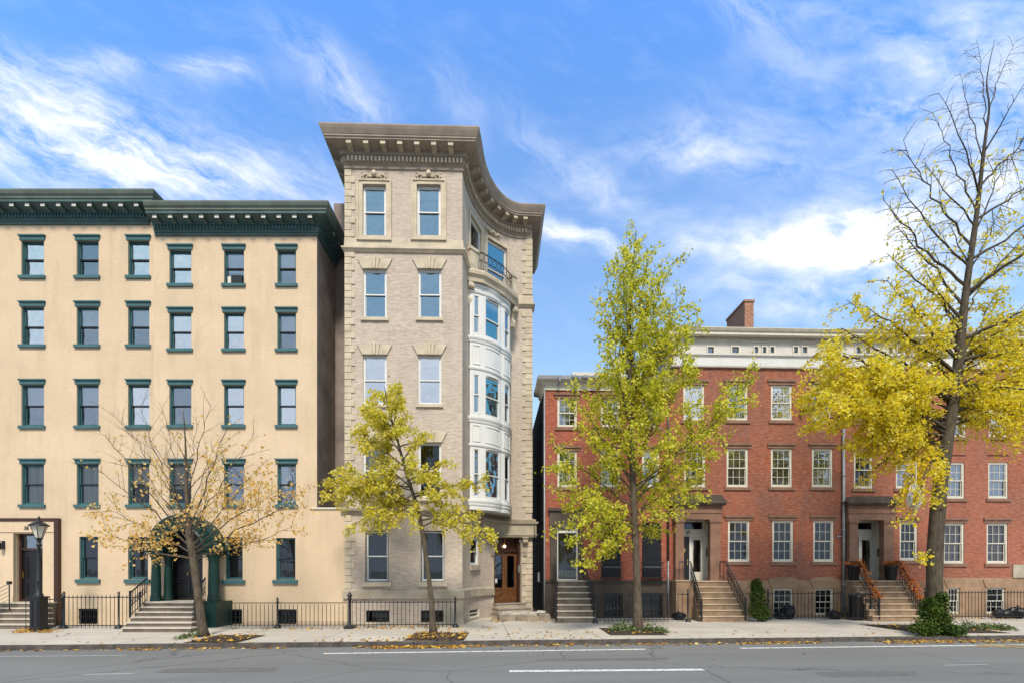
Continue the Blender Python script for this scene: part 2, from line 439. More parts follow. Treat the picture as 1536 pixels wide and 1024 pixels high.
def wall(mb, u0, u1, z0, z1, holes, mat, y=0.0, reveal=.22, rmat=None, mp=None, step=None):
    """flat (or mapped) wall with rectangular openings and their reveals. holes: (u0,u1,z0,z1)"""
    mp = mp or (lambda s_, i: (s_, y+i))
    rmat = rmat or mat
    us = {u0, u1}; zs = {z0, z1}
    for h in holes:
        us |= {max(u0, h[0]), min(u1, h[1])}; zs |= {max(z0, h[2]), min(z1, h[3])}
    us = sorted(us); zs = sorted(zs)
    if step:
        new = []
        for a, b in zip(us, us[1:]):
            n = max(1, int(math.ceil((b-a)/step))); new += [a+(b-a)*k/n for k in range(n)]
        us = new+[us[-1]]
    for a, b in zip(us, us[1:]):
        if b-a < 1e-6: continue
        pa, pb = mp(a, 0), mp(b, 0); m_ = (a+b)/2; run = None
        for c, d in zip(zs, zs[1:]):
            zm = (c+d)/2
            inside = any(h[0] < m_ < h[1] and h[2] < zm < h[3] for h in holes)
            if not inside:
                mb.face([(*pa,c),(*pb,c),(*pb,d),(*pa,d)], mat, [(a,c),(b,c),(b,d),(a,d)])
    for h in holes:
        a, b, c, d = h
        f0, f1, g0, g1 = mp(a,0), mp(b,0), mp(a,reveal), mp(b,reveal)
        mb.face([(*f0,c),(*f0,d),(*g0,d),(*g0,c)], rmat, [(0,c),(0,d),(reveal,d),(reveal,c)])
        mb.face([(*g1,c),(*g1,d),(*f1,d),(*f1,c)], rmat, [(0,c),(0,d),(reveal,d),(reveal,c)])
        mb.face([(*f0,d),(*f1,d),(*g1,d),(*g0,d)], rmat)
        mb.face([(*g0,c),(*g1,c),(*f1,c),(*f0,c)], rmat)
# ------------------------------------------------------------------ windows
def ring(mb, x0, x1, z0, z1, t, y0, y1, mat, tb=None):
    tb = tb or t
    mb.box(x0, x0+t, y0, y1, z0, z1, mat); mb.box(x1-t, x1, y0, y1, z0, z1, mat)
    mb.box(x0+t, x1-t, y0, y1, z1-t, z1, mat, 'lr'); mb.box(x0+t, x1-t, y0, y1, z0, z0+tb, mat, 'lr')
def window(parent, h, style, glass='glass_mid', blind=None, bf=.5, pos=None, rz=None, reveal=.2, name='window', label=None, panes=None, split=.5):
    """one sash window as a part with sub-parts. h = (u0,u1,z0,z1) of the opening; mesh is centred on the opening's foot"""
    w, ht = h[1]-h[0], h[3]-h[2]; hw = w/2
    loc = pos if pos else ((h[0]+h[1])/2, 0, h[2])
    if pos: loc = (pos[0], pos[1], h[2])
    S = {'teal': ('teal',.045), 'white': ('white',.06), 'red': ('offwhite',.075), 'bay': ('white',.05), 'base': ('black',.04),
         'basew': ('offwhite',.05), 'attic': ('offwhite',.05)}[style]
    fm, ft = S
    mb = MB(); yb = reveal; g = .003
    ring(mb, -hw+g, hw-g, g, ht-g, ft, yb-.10, yb+.02, fm)
    if style == 'teal':       # deep painted lining of the jambs
        mb.box(-hw+g, -hw+.03, .05, yb-.10, g, ht-g, fm); mb.box(hw-.03, hw-g, .05, yb-.10, g, ht-g, fm)
        mb.box(-hw+.03, hw-.03, .05, yb-.10, ht-.04, ht-g, fm, 'lr')
    iw = hw-ft; zm = ft+(ht-2*ft)*split; s_ = .035
    smat = 'black' if style == 'teal' else fm
    # upper sash a little proud of the lower one
    if style not in ('attic','base'):
        ring(mb, -iw, iw, zm-.02, ht-ft, s_, yb-.075, yb-.04, smat if style != 'teal' else 'teal')
        ring(mb, -iw, iw, ft, zm+.02, s_, yb-.035, yb, smat if style != 'teal' else 'teal', s_*1.5)
        mb.box(-iw, iw, yb-.078, yb-.03, zm-.025, zm+.022, smat)
    if panes:
        nx, nz = panes; t = .0095
        for k in range(1, nx):
            x = -iw+2*iw*k/nx
            mb.box(x-t, x+t, yb-.062, yb-.04, zm+.02, ht-ft-s_, fm); mb.box(x-t, x+t, yb-.024, yb-.002, ft+s_, zm-.02, fm)
        for k in range(1, nz):
            for lo, hi, yy in ((zm, ht-ft, yb-.064), (ft, zm, yb-.026)):
                z = lo+(hi-lo)*k/nz; mb.box(-iw+s_, iw-s_, yy, yy+.026, z-t, z+t, fm)
    o = mb.build(name, parent, loc=loc, rz=rz)
    if label: o['label'] = label
    gb = MB()
    if style in ('attic','base'):
        gb.face([(-iw,yb-.01,ft),(iw,yb-.01,ft),(iw,yb-.01,ht-ft),(-iw,yb-.01,ht-ft)], glass)
    else:
        gb.face([(-iw,yb-.052,zm),(iw,yb-.052,zm),(iw,yb-.052,ht-ft),(-iw,yb-.052,ht-ft)], glass)
        gb.face([(-iw,yb-.014,ft),(iw,yb-.014,ft),(iw,yb-.014,zm),(-iw,yb-.014,zm)], glass)
    gb.build('pane', o)
    if blind:
        bb = MB(); z0 = ft+(ht-2*ft)*(1-bf)
        n = 10; yy = yb+.03
        for k in range(n):
            xa, xb = -iw+2*iw*k/n, -iw+2*iw*(k+1)/n
            ya, yb2 = yy+.012*(k % 2), yy+.012*((k+1) % 2)
            if blind == 'blind': ya = yb2 = yy
            bb.face([(xa,ya,z0),(xb,yb2,z0),(xb,yb2,ht-ft*.5),(xa,ya,ht-ft*.5)], blind)
        bb.build('blind' if blind == 'blind' else 'curtain', o)
    return o, w, ht
def sill(o, w, t=.12, proj=.08, ext=.08, mat='lime', z=0):
    mb = MB(); hw = w/2+ext
    mb.box(-hw, hw, -proj, .10, -t, -.004, mat)
    return mb.build('sill', o)
def lintel_flat(o, w, ht, t=.2, proj=.07, ext=.1, mat='teal', cap=.06):
    mb = MB(); hw = w/2+ext
    mb.box(-hw+.03, hw-.03, -proj+.02, .02, ht+.003, ht+t-cap, mat)
    mb.box(-hw, hw, -proj-.03, .02, ht+t-cap, ht+t, mat)
    return mb.build('lintel', o)
def lintel_wedge(o, w, ht, t=.42, flare=.16, proj=.06, mat='lime', key=True, bot=.02):
    mb = MB(); hw = w/2+bot
    mb.prism([(-hw,ht+.003),(hw,ht+.003),(hw+flare,ht+t),(-hw-flare,ht+t)], -proj, .02, mat)
    if key:
        for k, (a, b) in enumerate(((-.10,-.17),(-.0,-.0),(.10,.17))):
            hb = .035; mb.prism([(a-hb,ht-.02),(a+hb,ht-.02),(b+hb*1.5,ht+t+.03),(b-hb*1.5,ht+t+.03)], -proj-.07+.02*abs(k-1), -proj+.004, mat)
    return mb.build('lintel', o)
def text_part(name, body, parent, loc, size, mat, rz=0, tilt=0):
    cu = bpy.data.curves.new(name, 'FONT'); cu.body = body; cu.size = size; cu.extrude = .008; cu.align_x = 'CENTER'; cu.align_y = 'CENTER'
    tmp = bpy.data.objects.new('tmp', cu); COL.objects.link(tmp)
    dg = bpy.context.evaluated_depsgraph_get(); me = bpy.data.meshes.new_from_object(tmp.evaluated_get(dg))
    bpy.data.objects.remove(tmp)
    me.materials.clear(); me.materials.append(M[mat])
    o = bpy.data.objects.new(name, me); COL.objects.link(o); o.parent = parent
    o.location = loc; o.rotation_euler = (PI/2, tilt, rz); return o
def tread_stack(parent, u0t, u1t, u0b, u1b, ztop, n, yfront, yland, ywall, riser='step', tread='tread', name='stoop', first_plate=0):
    """stone steps; landing from yland to ywall; yfront is the (negative) local y of the lowest riser"""
    mb = MB(); rise = ztop/n
    for i in range(n):
        z0, z1 = i*rise, (i+1)*rise
        f = i/(n-1); yf = yfront+(yland-yfront)*f
        a = u0b+(u0t-u0b)*f; b = u1b+(u1t-u1b)*f
        yb = ywall if i == n-1 else yfront+(yland-yfront)*(i+1)/(n-1)+.06
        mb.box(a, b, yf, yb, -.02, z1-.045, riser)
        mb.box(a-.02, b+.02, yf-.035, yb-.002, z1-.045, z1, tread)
    return mb.build(name, parent)
def picket_mesh(L, h, gap=.14, r=.011, spear=True, scroll=False):
    """pickets along +x with top and bottom rails"""
    mb = MB(); n = max(2, int(L/gap))
    mb.box(0, L, -.012, .012, h*.93-.02, h*.93+.01, 'iron'); mb.box(0, L, -.012, .012, .10, .13, 'iron')
    for k in range(n+1):
        x = .03+(L-.06)*k/n
        top = h if spear else h*.93
        mb.tube([(x,0,.02),(x,0,top-.05)], r, 5, 'iron', False)
        if spear: mb.tube([(x,0,top-.08),(x,0,top-.05),(x,0,top)], [r,r*1.7,.002], 5, 'iron', False)
        if scroll:
            pts = [(x+.05*math.sin(a)*1, 0, .2+.05*math.cos(a)) for a in [q*PI/4 for q in range(9)]]
            mb.tube(pts, .007, 4, 'iron', False)
    return mb
def post_mesh(h, r=.035, ball=True, base=True):
    mb = MB(); prof = []
    if base: prof += [(.13,0),(.13,.05),(.09,.09),(.06,.14)]
    prof += [(r,.16),(r,h-.22),(r*1.6,h-.2),(r*1.6,h-.17),(r,h-.16)]
    if ball: prof += [(r,h-.14),(r*1.9,h-.10),(r*1.9,h-.07),(r*.8,h-.04),(r*1.1,h-.02),(.004,h+.05)]
    else: prof += [(r*1.3,h-.05),(.004,h)]
    mb.lathe((0,0,0), prof, 10, 'iron'); return mb
def fence(label, p0, p1, h, posts=(0,1), gap=.14, ball=False, group='iron railings before the houses', scroll=False, spear=True, name='iron_fence'):
    """world ends p0,p1 (x,y)"""
    dx, dy = p1[0]-p0[0], p1[1]-p0[1]; L = math.hypot(dx,dy)
    t = thing(name, label, 'fence', (p0[0],p0[1],0), math.atan2(dy,dx), group)
    picket_mesh(L, h, gap, spear=spear, scroll=scroll).build('picket_rail', t)
    for f in posts: post_mesh(h+.14, .032, ball).build('post', t, True, loc=(L*f,0,0))
    return t
def stair_rail(parent, a, b, flat=None, h=.85, n=None, mat='iron', fancy=True, name='handrail'):
    """a = top (x,y,z) foot, b = bottom foot; flat = landing start point"""
    mb = MB(); A, B = Vector(a), Vector(b); up = Vector((0,0,h))
    pts = ([Vector(flat)+up] if flat else [])+[A+up, B+up+Vector((0,0,0))]
    mb.tube(pts, .028, 6, mat); mb.tube([A+Vector((0,0,.1)), B+Vector((0,0,.1))], .014, 5, mat)
    mb.tube([B, B+up+Vector((0,0,.08))], .04, 8, mat)
    n = n or max(4, int((B-A).length/.16))
    for k in range(n):
        p = A.lerp(B, k/n); mb.tube([p+Vector((0,0,.02)), p+up], .013, 5, mat, False)
        if fancy:
            q = A.lerp(B, (k+.5)/n)+Vector((0,0,h*.55)); d = (B-A).normalized()*.055
            mb.tube([q+d*math.cos(s)+Vector((0,0,.12*math.sin(s))) for s in [j*PI/5 for j in range(11)]], .009, 4, mat, False)
    if flat:
        Fl = Vector(flat); m_ = max(2, int((A-Fl).length/.14))
        for k in range(m_): p = Fl.lerp(A, k/m_); mb.tube([p, p+up], .013, 5, mat, False)
    return mb.build(name, parent)
def cornice(parent, path, prof, mats, dent=None, brk=None, back=None, bmat=None, ranges=None):
    """dent=(spacing,w,d0,d1,z0,z1) dentils are pattern in the cornice mesh; brk same tuple but brackets are sub-parts"""
    mb = MB(); mb.sweep(path, prof, mats=mats)
    if dent:
        for c, t, n in along(path, dent[0], dent[0]*.5, dent[0]*.5): mb.obox(c, t, n, dent[1], dent[2], dent[3], dent[4], dent[5], dent[6] if len(dent) > 6 else mats[0])
    o = mb.build('cornice', parent)
    if brk:
        for c, t, n in (ranges or along(path, brk[0], brk[0]*.5, brk[0]*.5)):
            b = MB(); sp, w, d0, d1, z0, z1, bm = brk
            # scrolled console: deep at the wall, shallow at the tip
            hgt = z1-z0
            def P(a, dd, z): return (c[0]+t[0]*a+n[0]*dd, c[1]+t[1]*a+n[1]*dd, z)
            prof2 = [(d0,z0-hgt*.5),(d0+(d1-d0)*.35,z0-hgt*.25),(d0+(d1-d0)*.75,z0),(d1,z0),(d1,z1),(d0,z1)]
            L_ = [P(-w/2,d,z) for d,z in prof2]; R_ = [P(w/2,d,z) for d,z in prof2]
            b.face(list(reversed(L_)), bm); b.face(R_, bm)
            for i in range(len(prof2)):
                j = (i+1) % len(prof2); b.face([L_[i],L_[j],R_[j],R_[i]], (bm if i != 3 else (bmat or bm)))
            b.build('bracket', o)
    return o

# ================================================================== CREAM BUILDINGS
Dc = 20.0
def cream_building(fr, xl, xr, cols, rows, ground, base, ztop_px, d, label, section, cut=None):
    b = building('apartment_building', label, 'building', fr, 'cream painted apartment buildings')
    u0, u1 = fr.u(xl), fr.u(xr)
    ztw = ztop_px   # wall top z under the cornice
    holes = []; specs = []
    for ri, (ya, yb) in enumerate(rows):
        for ci, (xa, xb) in enumerate(cols):
            h = fr.rect(xa, ya, xb, yb); holes.append(h); specs.append((h, ri, ci, 'up'))
    for (xa, ya, xb, yb) in ground:
        h = fr.rect(xa, ya, xb, yb); holes.append(h); specs.append((h, 9, xa, 'ground'))
    for (xa, ya, xb, yb) in base:
        h = fr.rect(xa, ya, xb, yb); h = (h[0], h[1], max(h[2], .02), h[3]); holes.append(h); specs.append((h, 10, xa, 'base'))
    return b, u0, u1, ztw, holes, specs

GLS = ['glass_sky','glass_mid','glass_mid','glass_dk']
def cream_windows(b, specs, pick):
    for h, ri, ci, kind in specs:
        if kind == 'up':
            gl, bl, bf = pick(ri, ci)
            o, w, ht = window(b, h, 'teal', gl, bl, bf, reveal=.19)
            lintel_flat(o, w, ht, .20, .06, .08, 'teal', .05); sill(o, w, .12, .08, .075, 'teal')
        elif kind == 'ground':
            o, w, ht = window(b, h, 'teal', 'glass_dk', 'curtain_dk', 1, reveal=.2)
            sill(o, w, .15, .09, .11, 'teal')
        else:
            o, w, ht = window(b, h, 'base', 'glass_dk', None, reveal=.2, name='basement_window')
            g = MB()
            for k in range(5): g.tube([(-w/2+w*(k+.5)/5,-.02,.0),(-w/2+w*(k+.5)/5,-.02,ht)], .011, 5, 'iron', False)
            g.box(-w/2,w/2,-.03,-.01,ht*.45,ht*.5,'iron'); g.box(-w/2,w/2,-.03,-.01,ht*.9,ht*.95,'iron'); g.build('window_guard', o)

# right section -----------------------------------------------------
frR = Frame(231, Dc); ztR = frR.z(350, 355)
cols = [(254,287),(336,366),(416,444)]
rowsR = [(375,426),(469,523),(577,637),(695,756)]
bR, u0, u1, zt, holes, specs = cream_building(frR, 231, 475.5, cols, rowsR, [(338,806,364,869),(414,806,443,869)],
    [(338,913,363,936),(416,913,445,936)], ztR, 0, 'cream painted apartment building with green arched entrance hood and dark side wall', 'right')
ur = frR.u(521); zledge = frR.z(498, 763)
door_c = (frR.u(230), frR.u(326))
zl = frR.z(275, 899.5)
arch_h = (frR.u(252), frR.u(304), zl, frR.z(275, 822))
holes.append(arch_h)
mb = MB(); zplinth = 0
wall(mb, u0, u1, -.1, zt+.25, holes, 'cream', reveal=.24)
# return side wall going back and roof
mb.face([(u1,0,zledge+.1),(u1,9,zledge+.1),(u1,9,zt+.25),(u1,0,zt+.25)], 'court')
mb.face([(u0,0,zt+.2),(u1,0,zt+.2),(u1,9,zt+.2),(u0,9,zt+.2)], 'roof')
mb.face([(u1,9,-.1),(u0,9,-.1),(u0,9,zt+.2),(u1,9,zt+.2)], 'court')
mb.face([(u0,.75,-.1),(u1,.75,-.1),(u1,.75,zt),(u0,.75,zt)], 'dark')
# low extension flush with the front, with its coping
wall(mb, u1, ur, -.1, zledge, [], 'cream')
mb.face([(u1,0,zledge),(ur,0,zledge),(ur,3.2,zledge),(u1,3.2,zledge)], 'roof')
mb.build('wall', bR)
cp = MB(); cp.box(u1-.28, ur-.01, -.05, .3, zledge, zledge+.07, 'offwhite'); cp.build('coping', bR)
bl = {(0,0):('glass_sky','blind',1),(0,1):('glass_mid','blind',.6),(0,2):('glass_mid','blind',.5),(1,0):('glass_sky','blind',.5),(1,1):('glass_sky','blind',.5),
      (1,2):('glass_mid','blind',.5),(2,0):('glass_mid','curtain_dk',1),(2,1):('glass_sky',None,0),(2,2):('glass_sky','blind',1),(3,0):('glass_dk','curtain',.6),(3,1):('glass_mid','curtain_dk',.6),(3,2):('glass_mid','blind',.5)}
cream_windows(bR, specs, lambda r, c: bl[(r, c)])
# window air conditioner
hw_ = fr_h = frR.rect(336,375,366,426)
a = MB(); ux = frR.u(347); a.box(ux-.02, ux+.42, .02, .22, hw_[2]+.07, hw_[2]+.36, 'black'); a.box(ux-.18, ux-.05, .06, .2, hw_[2]+.07, hw_[2]+.33, 'offwhite')
a.build('window_air_conditioner', bR)
def cream_cornice(b, path, zt, span):
    # zt = underside of the architrave
    prof = [(0.0,zt),(.06,zt),(.06,zt+0.103),(.09,zt+0.112),(.09,zt+0.172),(.12,zt+0.189),(.12,zt+0.344),(.2,zt+0.361),(.2,zt+0.430),(.5,zt+0.533),(.56,zt+0.533),(.56,zt+0.619),
            (.60,zt+0.654),(.60,zt+0.705),(.66,zt+0.774),(.70,zt+0.877),(.70,zt+0.929),(.0,zt+0.963)]
    mats = ['teal_dk']*9+['teal_dk','teal_dk','teal_top','teal_top','teal_top','teal_top','teal_top','teal_top']
    return cornice(b, path, prof, mats, (.13,.075,.12,.17,zt+0.206,zt+0.335,'teal'), (.62,.17,.2,.5,zt+0.396,zt+0.516,'teal_dk'), bmat='attic')
pathR = [(frR.u(233.5),0),(u1,0),(u1,7.5)]
cor = cream_cornice(bR, pathR, ztR, None)
# arched entrance hood -------------------------------------------------
def arch_entrance(b, fr):
    cx = fr.u(278, .5); z_sp = fr.z(278, 823, .6); r_o = 1.30; r_i = .80
    mb = MB(); n = 28
    # archivolt barrel: outer skin, face ring, coffered soffit
    def pt(r, a, y): return (cx+r*math.cos(a), y, z_sp+r*math.sin(a))
    for k in range(n):
        a0, a1 = PI-PI*k/n, PI-PI*(k+1)/n
        for (ra, ya, rb, yb) in ((r_o,0,r_o,-.62),(r_o,-.62,r_o+.06,-.66),(r_o+.06,-.66,r_o+.06,-.74),(r_o+.06,-.74,r_o-.06,-.76),(r_o-.06,-.76,r_o-.14,-.70),(r_o-.14,-.70,r_i+.08,-.70),(r_i+.08,-.70,r_i,-.74),(r_i,-.74,r_i,0)):
            mb.face([pt(ra,a0,ya),pt(ra,a1,ya),pt(rb,a1,yb),pt(rb,a0,yb)], 'green')
    for k in range(1, n, 2):   # radial ribs on the face
        a = PI-PI*k/n; c, s = math.cos(a), math.sin(a)
        p0, p1 = r_i+.1, r_o-.16; t = .03
        q = [(cx+p0*c-t*s, -.735, z_sp+p0*s+t*c), (cx+p1*c-t*s, -.735, z_sp+p1*s+t*c), (cx+p1*c+t*s, -.735, z_sp+p1*s-t*c), (cx+p0*c+t*s, -.735, z_sp+p0*s-t*c)]
        mb.face(q, 'green')
        for i in range(4):
            e, f = q[i], q[(i+1) % 4]; mb.face([e, f, (f[0],-.70,f[2]), (e[0],-.70,e[2])], 'green')
    mb.build('arched_hood', b)
    for sgn in (-1, 1):
        xa, xb = cx+sgn*(r_i-.10), cx+sgn*(r_o+.08); x0, x1 = min(xa,xb), max(xa,xb)
        e = MB()
        for (dx, y0, z0, z1) in ((-.04,-.70,z_sp-.20,z_sp-.08),(0,-.74,z_sp-.08,z_sp-.04),(.05,-.80,z_sp-.04,z_sp-.001)): e.box(x0-dx, x1+dx, y0, 0, z0, z1, 'green')
        e.build('entablature', b)
        for (xc, yc, r) in ((cx+sgn*1.14, -.50, .17), (cx+sgn*.87, -.20, .15)):
            c = MB(); z1 = z_sp-.2; H = z1-zl
            prof = [(r*1.25,0),(r*1.25,.08),(r*1.12,.12),(r*1.2,.17),(r,.24),(r,H*.35),(r*.86,H-.3),(r*.86,H-.24),(r*.98,H-.21),(r*.9,H-.17),(r*1.15,H-.08),(r*1.3,H-.06),(r*1.3,H)]
            c.lathe((xc,yc,zl), prof, 20, 'green'); c.build('column', b, True)
    # tympanum and double door
    t = MB(); pts = [(cx+.80*math.cos(PI*k/16), z_sp+.80*math.sin(PI*k/16)) for k in range(17)]
    t.prism(list(reversed(pts)), -.05, -.01, 'black'); t.build('fanlight', b)
    u_0, u_1, z_0, z_1 = arch_h
    d = MB(); m_ = (u_0+u_1)/2+.12
    d.box(u_0, u_0+.05, -.02, .24, z_0, z_1, 'attic')
    d.box(u_0+.05, u_1, .20, .28, z_0, z_1, 'black')
    for (x0, x1) in ((u_0+.15, m_-.04), (m_+.04, u_1-.1)):
        for (za, zb) in ((z_0+.18, z_0+.75), (z_0+.82, z_1-.35)): ring(d, x0, x1, za, zb, .05, .165, .2, 'wood_dk' if False else 'black')
    d.box(u_0+.05, u_1, .15, .2, z_1-.2, z_1-.12, 'black')
    dd = d.build('double_door', b)
    k = MB(); k.box(m_-.12, m_-.09, .12, .17, z_0+1.0, z_0+1.12, 'brass'); k.build('handle', dd)
arch_entrance(bR, frR)
zsf = 0
st = tread_stack(bR, frR.u(222,.9), frR.u(296,.9), frR.u(182,2.6), frR.u(285,2.6), zl, 6, -2.55, -1.15, 0, 'step', 'tread')
for (px0, px1) in ((222, 214), (309, 288)):
    stair_rail(bR, (frR.u(px0,.95), -1.0, zl), (frR.u(px1-(22 if px0==222 else -2),2.1), -2.0, .45), flat=(frR.u(px0,.3), -.35, zl) if px0 > 300 else None, h=.9)
pl = MB(); pl.box(frR.u(303,.9), frR.u(329,.9), -1.1, 0, 0, zl-.002, 'green'); pl.build('stoop_side_wall', bR)

# left section -------------------------------------------------------
frL = Frame(-90, Dc); ztL = frL.z(110, 338)
colsL = [(-54,-20),(32,66),(115,148),(192,224)]
rowsL = [(361,414),(460,517),(576,638),(695,756)]
bL, u0, u1, zt, holes, specs = cream_building(frL, -90, 231, colsL, rowsL, [(119,804,147,868),(192,804,222,868)],
    [(118,912,146,936)], ztL, 0, 'cream painted apartment building with brown framed doorway left of the street lamp', 'left')
zlL = frL.z(40, 901.7)
doorL = (frL.u(25), frL.u(66), zlL, frL.z(40, 799)); holes.append(doorL)
mb = MB(); wall(mb, u0, u1, -.1, zt+.25, holes, 'cream', reveal=.24)
mb.face([(u0,0,zt+.2),(u1,0,zt+.2),(u1,9,zt+.2),(u0,9,zt+.2)], 'roof')
mb.face([(u1,0,ztR),(u1,9,ztR),(u1,9,zt+.2),(u1,0,zt+.2)], 'cream'); mb.face([(u0,9,-.1),(u0,0,-.1),(u0,0,zt+.2),(u0,9,zt+.2)], 'cream')
mb.face([(u1,9,-.1),(u0,9,-.1),(u0,9,zt+.2),(u1,9,zt+.2)], 'court')
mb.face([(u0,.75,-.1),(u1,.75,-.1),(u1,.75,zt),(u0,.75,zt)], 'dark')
mb.build('wall', bL)
bl = {(0,0):('glass_mid','blind',.5),(0,1):('glass_sky','blind',1),(0,2):('glass_mid',None,0),(0,3):('glass_sky','blind',.5),
      (1,0):('glass_mid','blind',.5),(1,1):('glass_sky','blind',1),(1,2):('glass_mid','blind',.55),(1,3):('glass_mid','blind',.55),
      (2,0):('glass_mid','blind',.5),(2,1):('glass_mid','blind',.5),(2,2):('glass_mid','blind',.5),(2,3):('glass_sky','blind',1),
      (3,0):('glass_mid','curtain',1),(3,1):('glass_dk','curtain',1),(3,2):('glass_dk','curtain',1),(3,3):('glass_dk','curtain',.5)}
cream_windows(bL, specs, lambda r, c: bl[(r, c)])
cream_cornice(bL, [(u0,0),(frL.u(222.5),0),(frL.u(222.5),7.5)], ztL, None)
# portal
def portalL(b, fr):
    x0, x1 = fr.u(-16,.12), fr.u(88,.12); zt_ = fr.z(40, 781, .12)
    m = MB(); m.box(fr.u(82,.12), x1, -.16, 0, 0, zt_, 'wood_dk'); m.box(x0, x1, -.16, 0, zt_, zt_+.12, 'wood_dk')
    m.build('portal_surround', b)
    m = MB(); zi = fr.z(40, 799, .1)
    m.box(fr.u(65,.1), fr.u(82,.12)-.002, -.13, 0, zlL if False else 0, zi, 'cream'); m.box(x0, fr.u(21,.1), -.13, 0, zlL-.1, zi, 'cream')
    m.box(fr.u(16,.1)-.1, fr.u(65,.1), -.02, 0, zi-.02, zi, 'cream')
    m.box(x0, fr.u(82,.12)-.002, -.13, 0, zi, zt_-.002, 'cream'); m.box(x0, fr.u(82,.12)-.002, -.16, -.13, zi+.04, zi+.09, 'cream')
    m.box(x0, fr.u(21,.1), -.15, -.13, zlL-.1, zlL+.25, 'cream'); m.build('pilaster', b)
    u_0, u_1, z_0, z_1 = doorL
    d = MB(); ring(d, u_0, u_1, z_0, z_1, .09, .1, .24, 'wood_dk'); zt2 = z_0+2.05
    d.box(u_0+.09, u_1-.09, .12, .2, zt2, zt2+.1, 'wood_dk'); d.box(u_0+.09, u_1-.09, .17, .23, z_0, zt2, 'black')
    for (za, zb) in ((z_0+.2, z_0+.75), (z_0+.85, zt2-.2)): ring(d, u_0+.25, u_1-.25, za, zb, .05, .14, .17, 'black')
    dd = d.build('front_door', b); k = MB(); k.box(u_0+.13, u_0+.17, .10, .17, z_0+.95, z_0+1.2, 'brass'); k.build('handle', dd)
    g = MB(); g.face([(u_0+.09,.16,zt2+.1),(u_1-.09,.16,zt2+.1),(u_1-.09,.16,z_1-.09),(u_0+.09,.16,z_1-.09)], 'glass_mid'); g.build('transom', dd)
    text_part('house_number', '38', b, (fr.u(39,.15), -.14, fr.z(39, 791.5, .15)), .2, 'iron')
    w = MB(); cx, cz = fr.u(3,.2), fr.z(3, 818, .2)
    w.box(cx-.06, cx+.06, -.16, -.13, cz-.12, cz+.2, 'iron'); w.tube([(cx,-.16,cz+.15),(cx,-.3,cz+.2),(cx,-.3,cz+.1)], .015, 6, 'iron')
    w.lathe((cx,-.3,cz-.16), [(.03,0),(.07,.06),(.09,.24),(.02,.3)], 8, 'iron'); w.build('wall_lamp', b)
portalL(bL, frL)
tread_stack(bL, frL.u(-12,.7), frL.u(66,.7), frL.u(-40,1.6), frL.u(68,1.6), zlL, 5, -1.55, -.65, 0, 'step', 'tread')
stair_rail(bL, (frL.u(-8,.9), -.8, zlL), (frL.u(-30,2), -1.9, .2), h=.9)
pr = MB(); x_ = frL.u(12,1.0); pr.tube([(x_,-.95,zlL-.3),(x_,-.95,zlL+.75)], .02, 6); pr.tube([(x_,-.95,zlL+.75),(x_-.9,-1.9,zlL-.1)], .018, 6)
for k in range(4): pr.tube([(x_,-.95,zlL+.6-.15*k),(x_-.9,-1.9,zlL-.25-.15*k)], .01, 5)
pr.box(x_-.06,x_+.06,-1.0,-.9,zlL+.72,zlL+.84,'iron'); pr.build('handrail', bL)
# ================================================================== STONE TOWNHOUSE WITH THE CONCAVE CORNER
frS = Frame(518.5, 20.0, math.radians(1.6))
bS = building('corner_townhouse', 'tall narrow beige stone townhouse with concave curved front and white bow window', 'building', frS)
uc = frS.u(693.5)
yend = 4.2
ell = [frS.loc(0,0)]
# concave quarter: from the front corner back and round to a short frontal end
def wpt(t): return (-1.98+2.5*(1-math.cos(t)), 20.13+4.07*math.sin(t))
curve = [(uc, 0.0)] + [frS.loc(*wpt(PI/2*k/24)) for k in range(1, 25)] + [frS.loc(.97, 24.22)]
ue = curve[-1]
clen = [0.0]
for a, b_ in zip(curve, curve[1:]): clen.append(clen[-1]+math.hypot(b_[0]-a[0], b_[1]-a[1]))
CL = clen[-1]
coff = offsets(curve)
def cmap(s, i):
    s = max(0, min(CL, s))
    for k in range(len(curve)-1):
        if clen[k+1] >= s-1e-9:
            f = (s-clen[k])/(clen[k+1]-clen[k]); p, q = curve[k], curve[k+1]; a, b_ = coff[k], coff[k+1]
            nx, ny = a[0]*(1-f)+b_[0]*f, a[1]*(1-f)+b_[1]*f
            if k == 0 and f < .5: nx, ny = (1, 0) if s > 0 else (a[0], a[1])
            return (p[0]+(q[0]-p[0])*f-nx*i, p[1]+(q[1]-p[1])*f-ny*i)
def toworld(u, y): return (frS.ox+u*frS.c-y*frS.s, frS.oy+u*frS.s+y*frS.c)
def cpx(px, off=0.0):
    """arc length on the concave wall seen at column px"""
    best = None
    for k in range(0, 601):
        s = CL*k/600; X, Y = toworld(*cmap(s, -off)); e = abs((X/Y)*F_+CX-px)
        if best is None or e < best[0]: best = (e, s, Y)
    return best[1], best[2]
def cz(px, py, off=0.0):
    return EYE+(CY-py)/F_*cpx(px, off)[1]
def ctan(s0, s1):
    a, b_ = cmap(s0, 0), cmap(s1, 0); L = math.hypot(b_[0]-a[0], b_[1]-a[1])
    return ((a[0]+b_[0])/2, (a[1]+b_[1])/2), math.atan2(b_[1]-a[1], b_[0]-a[0]), L

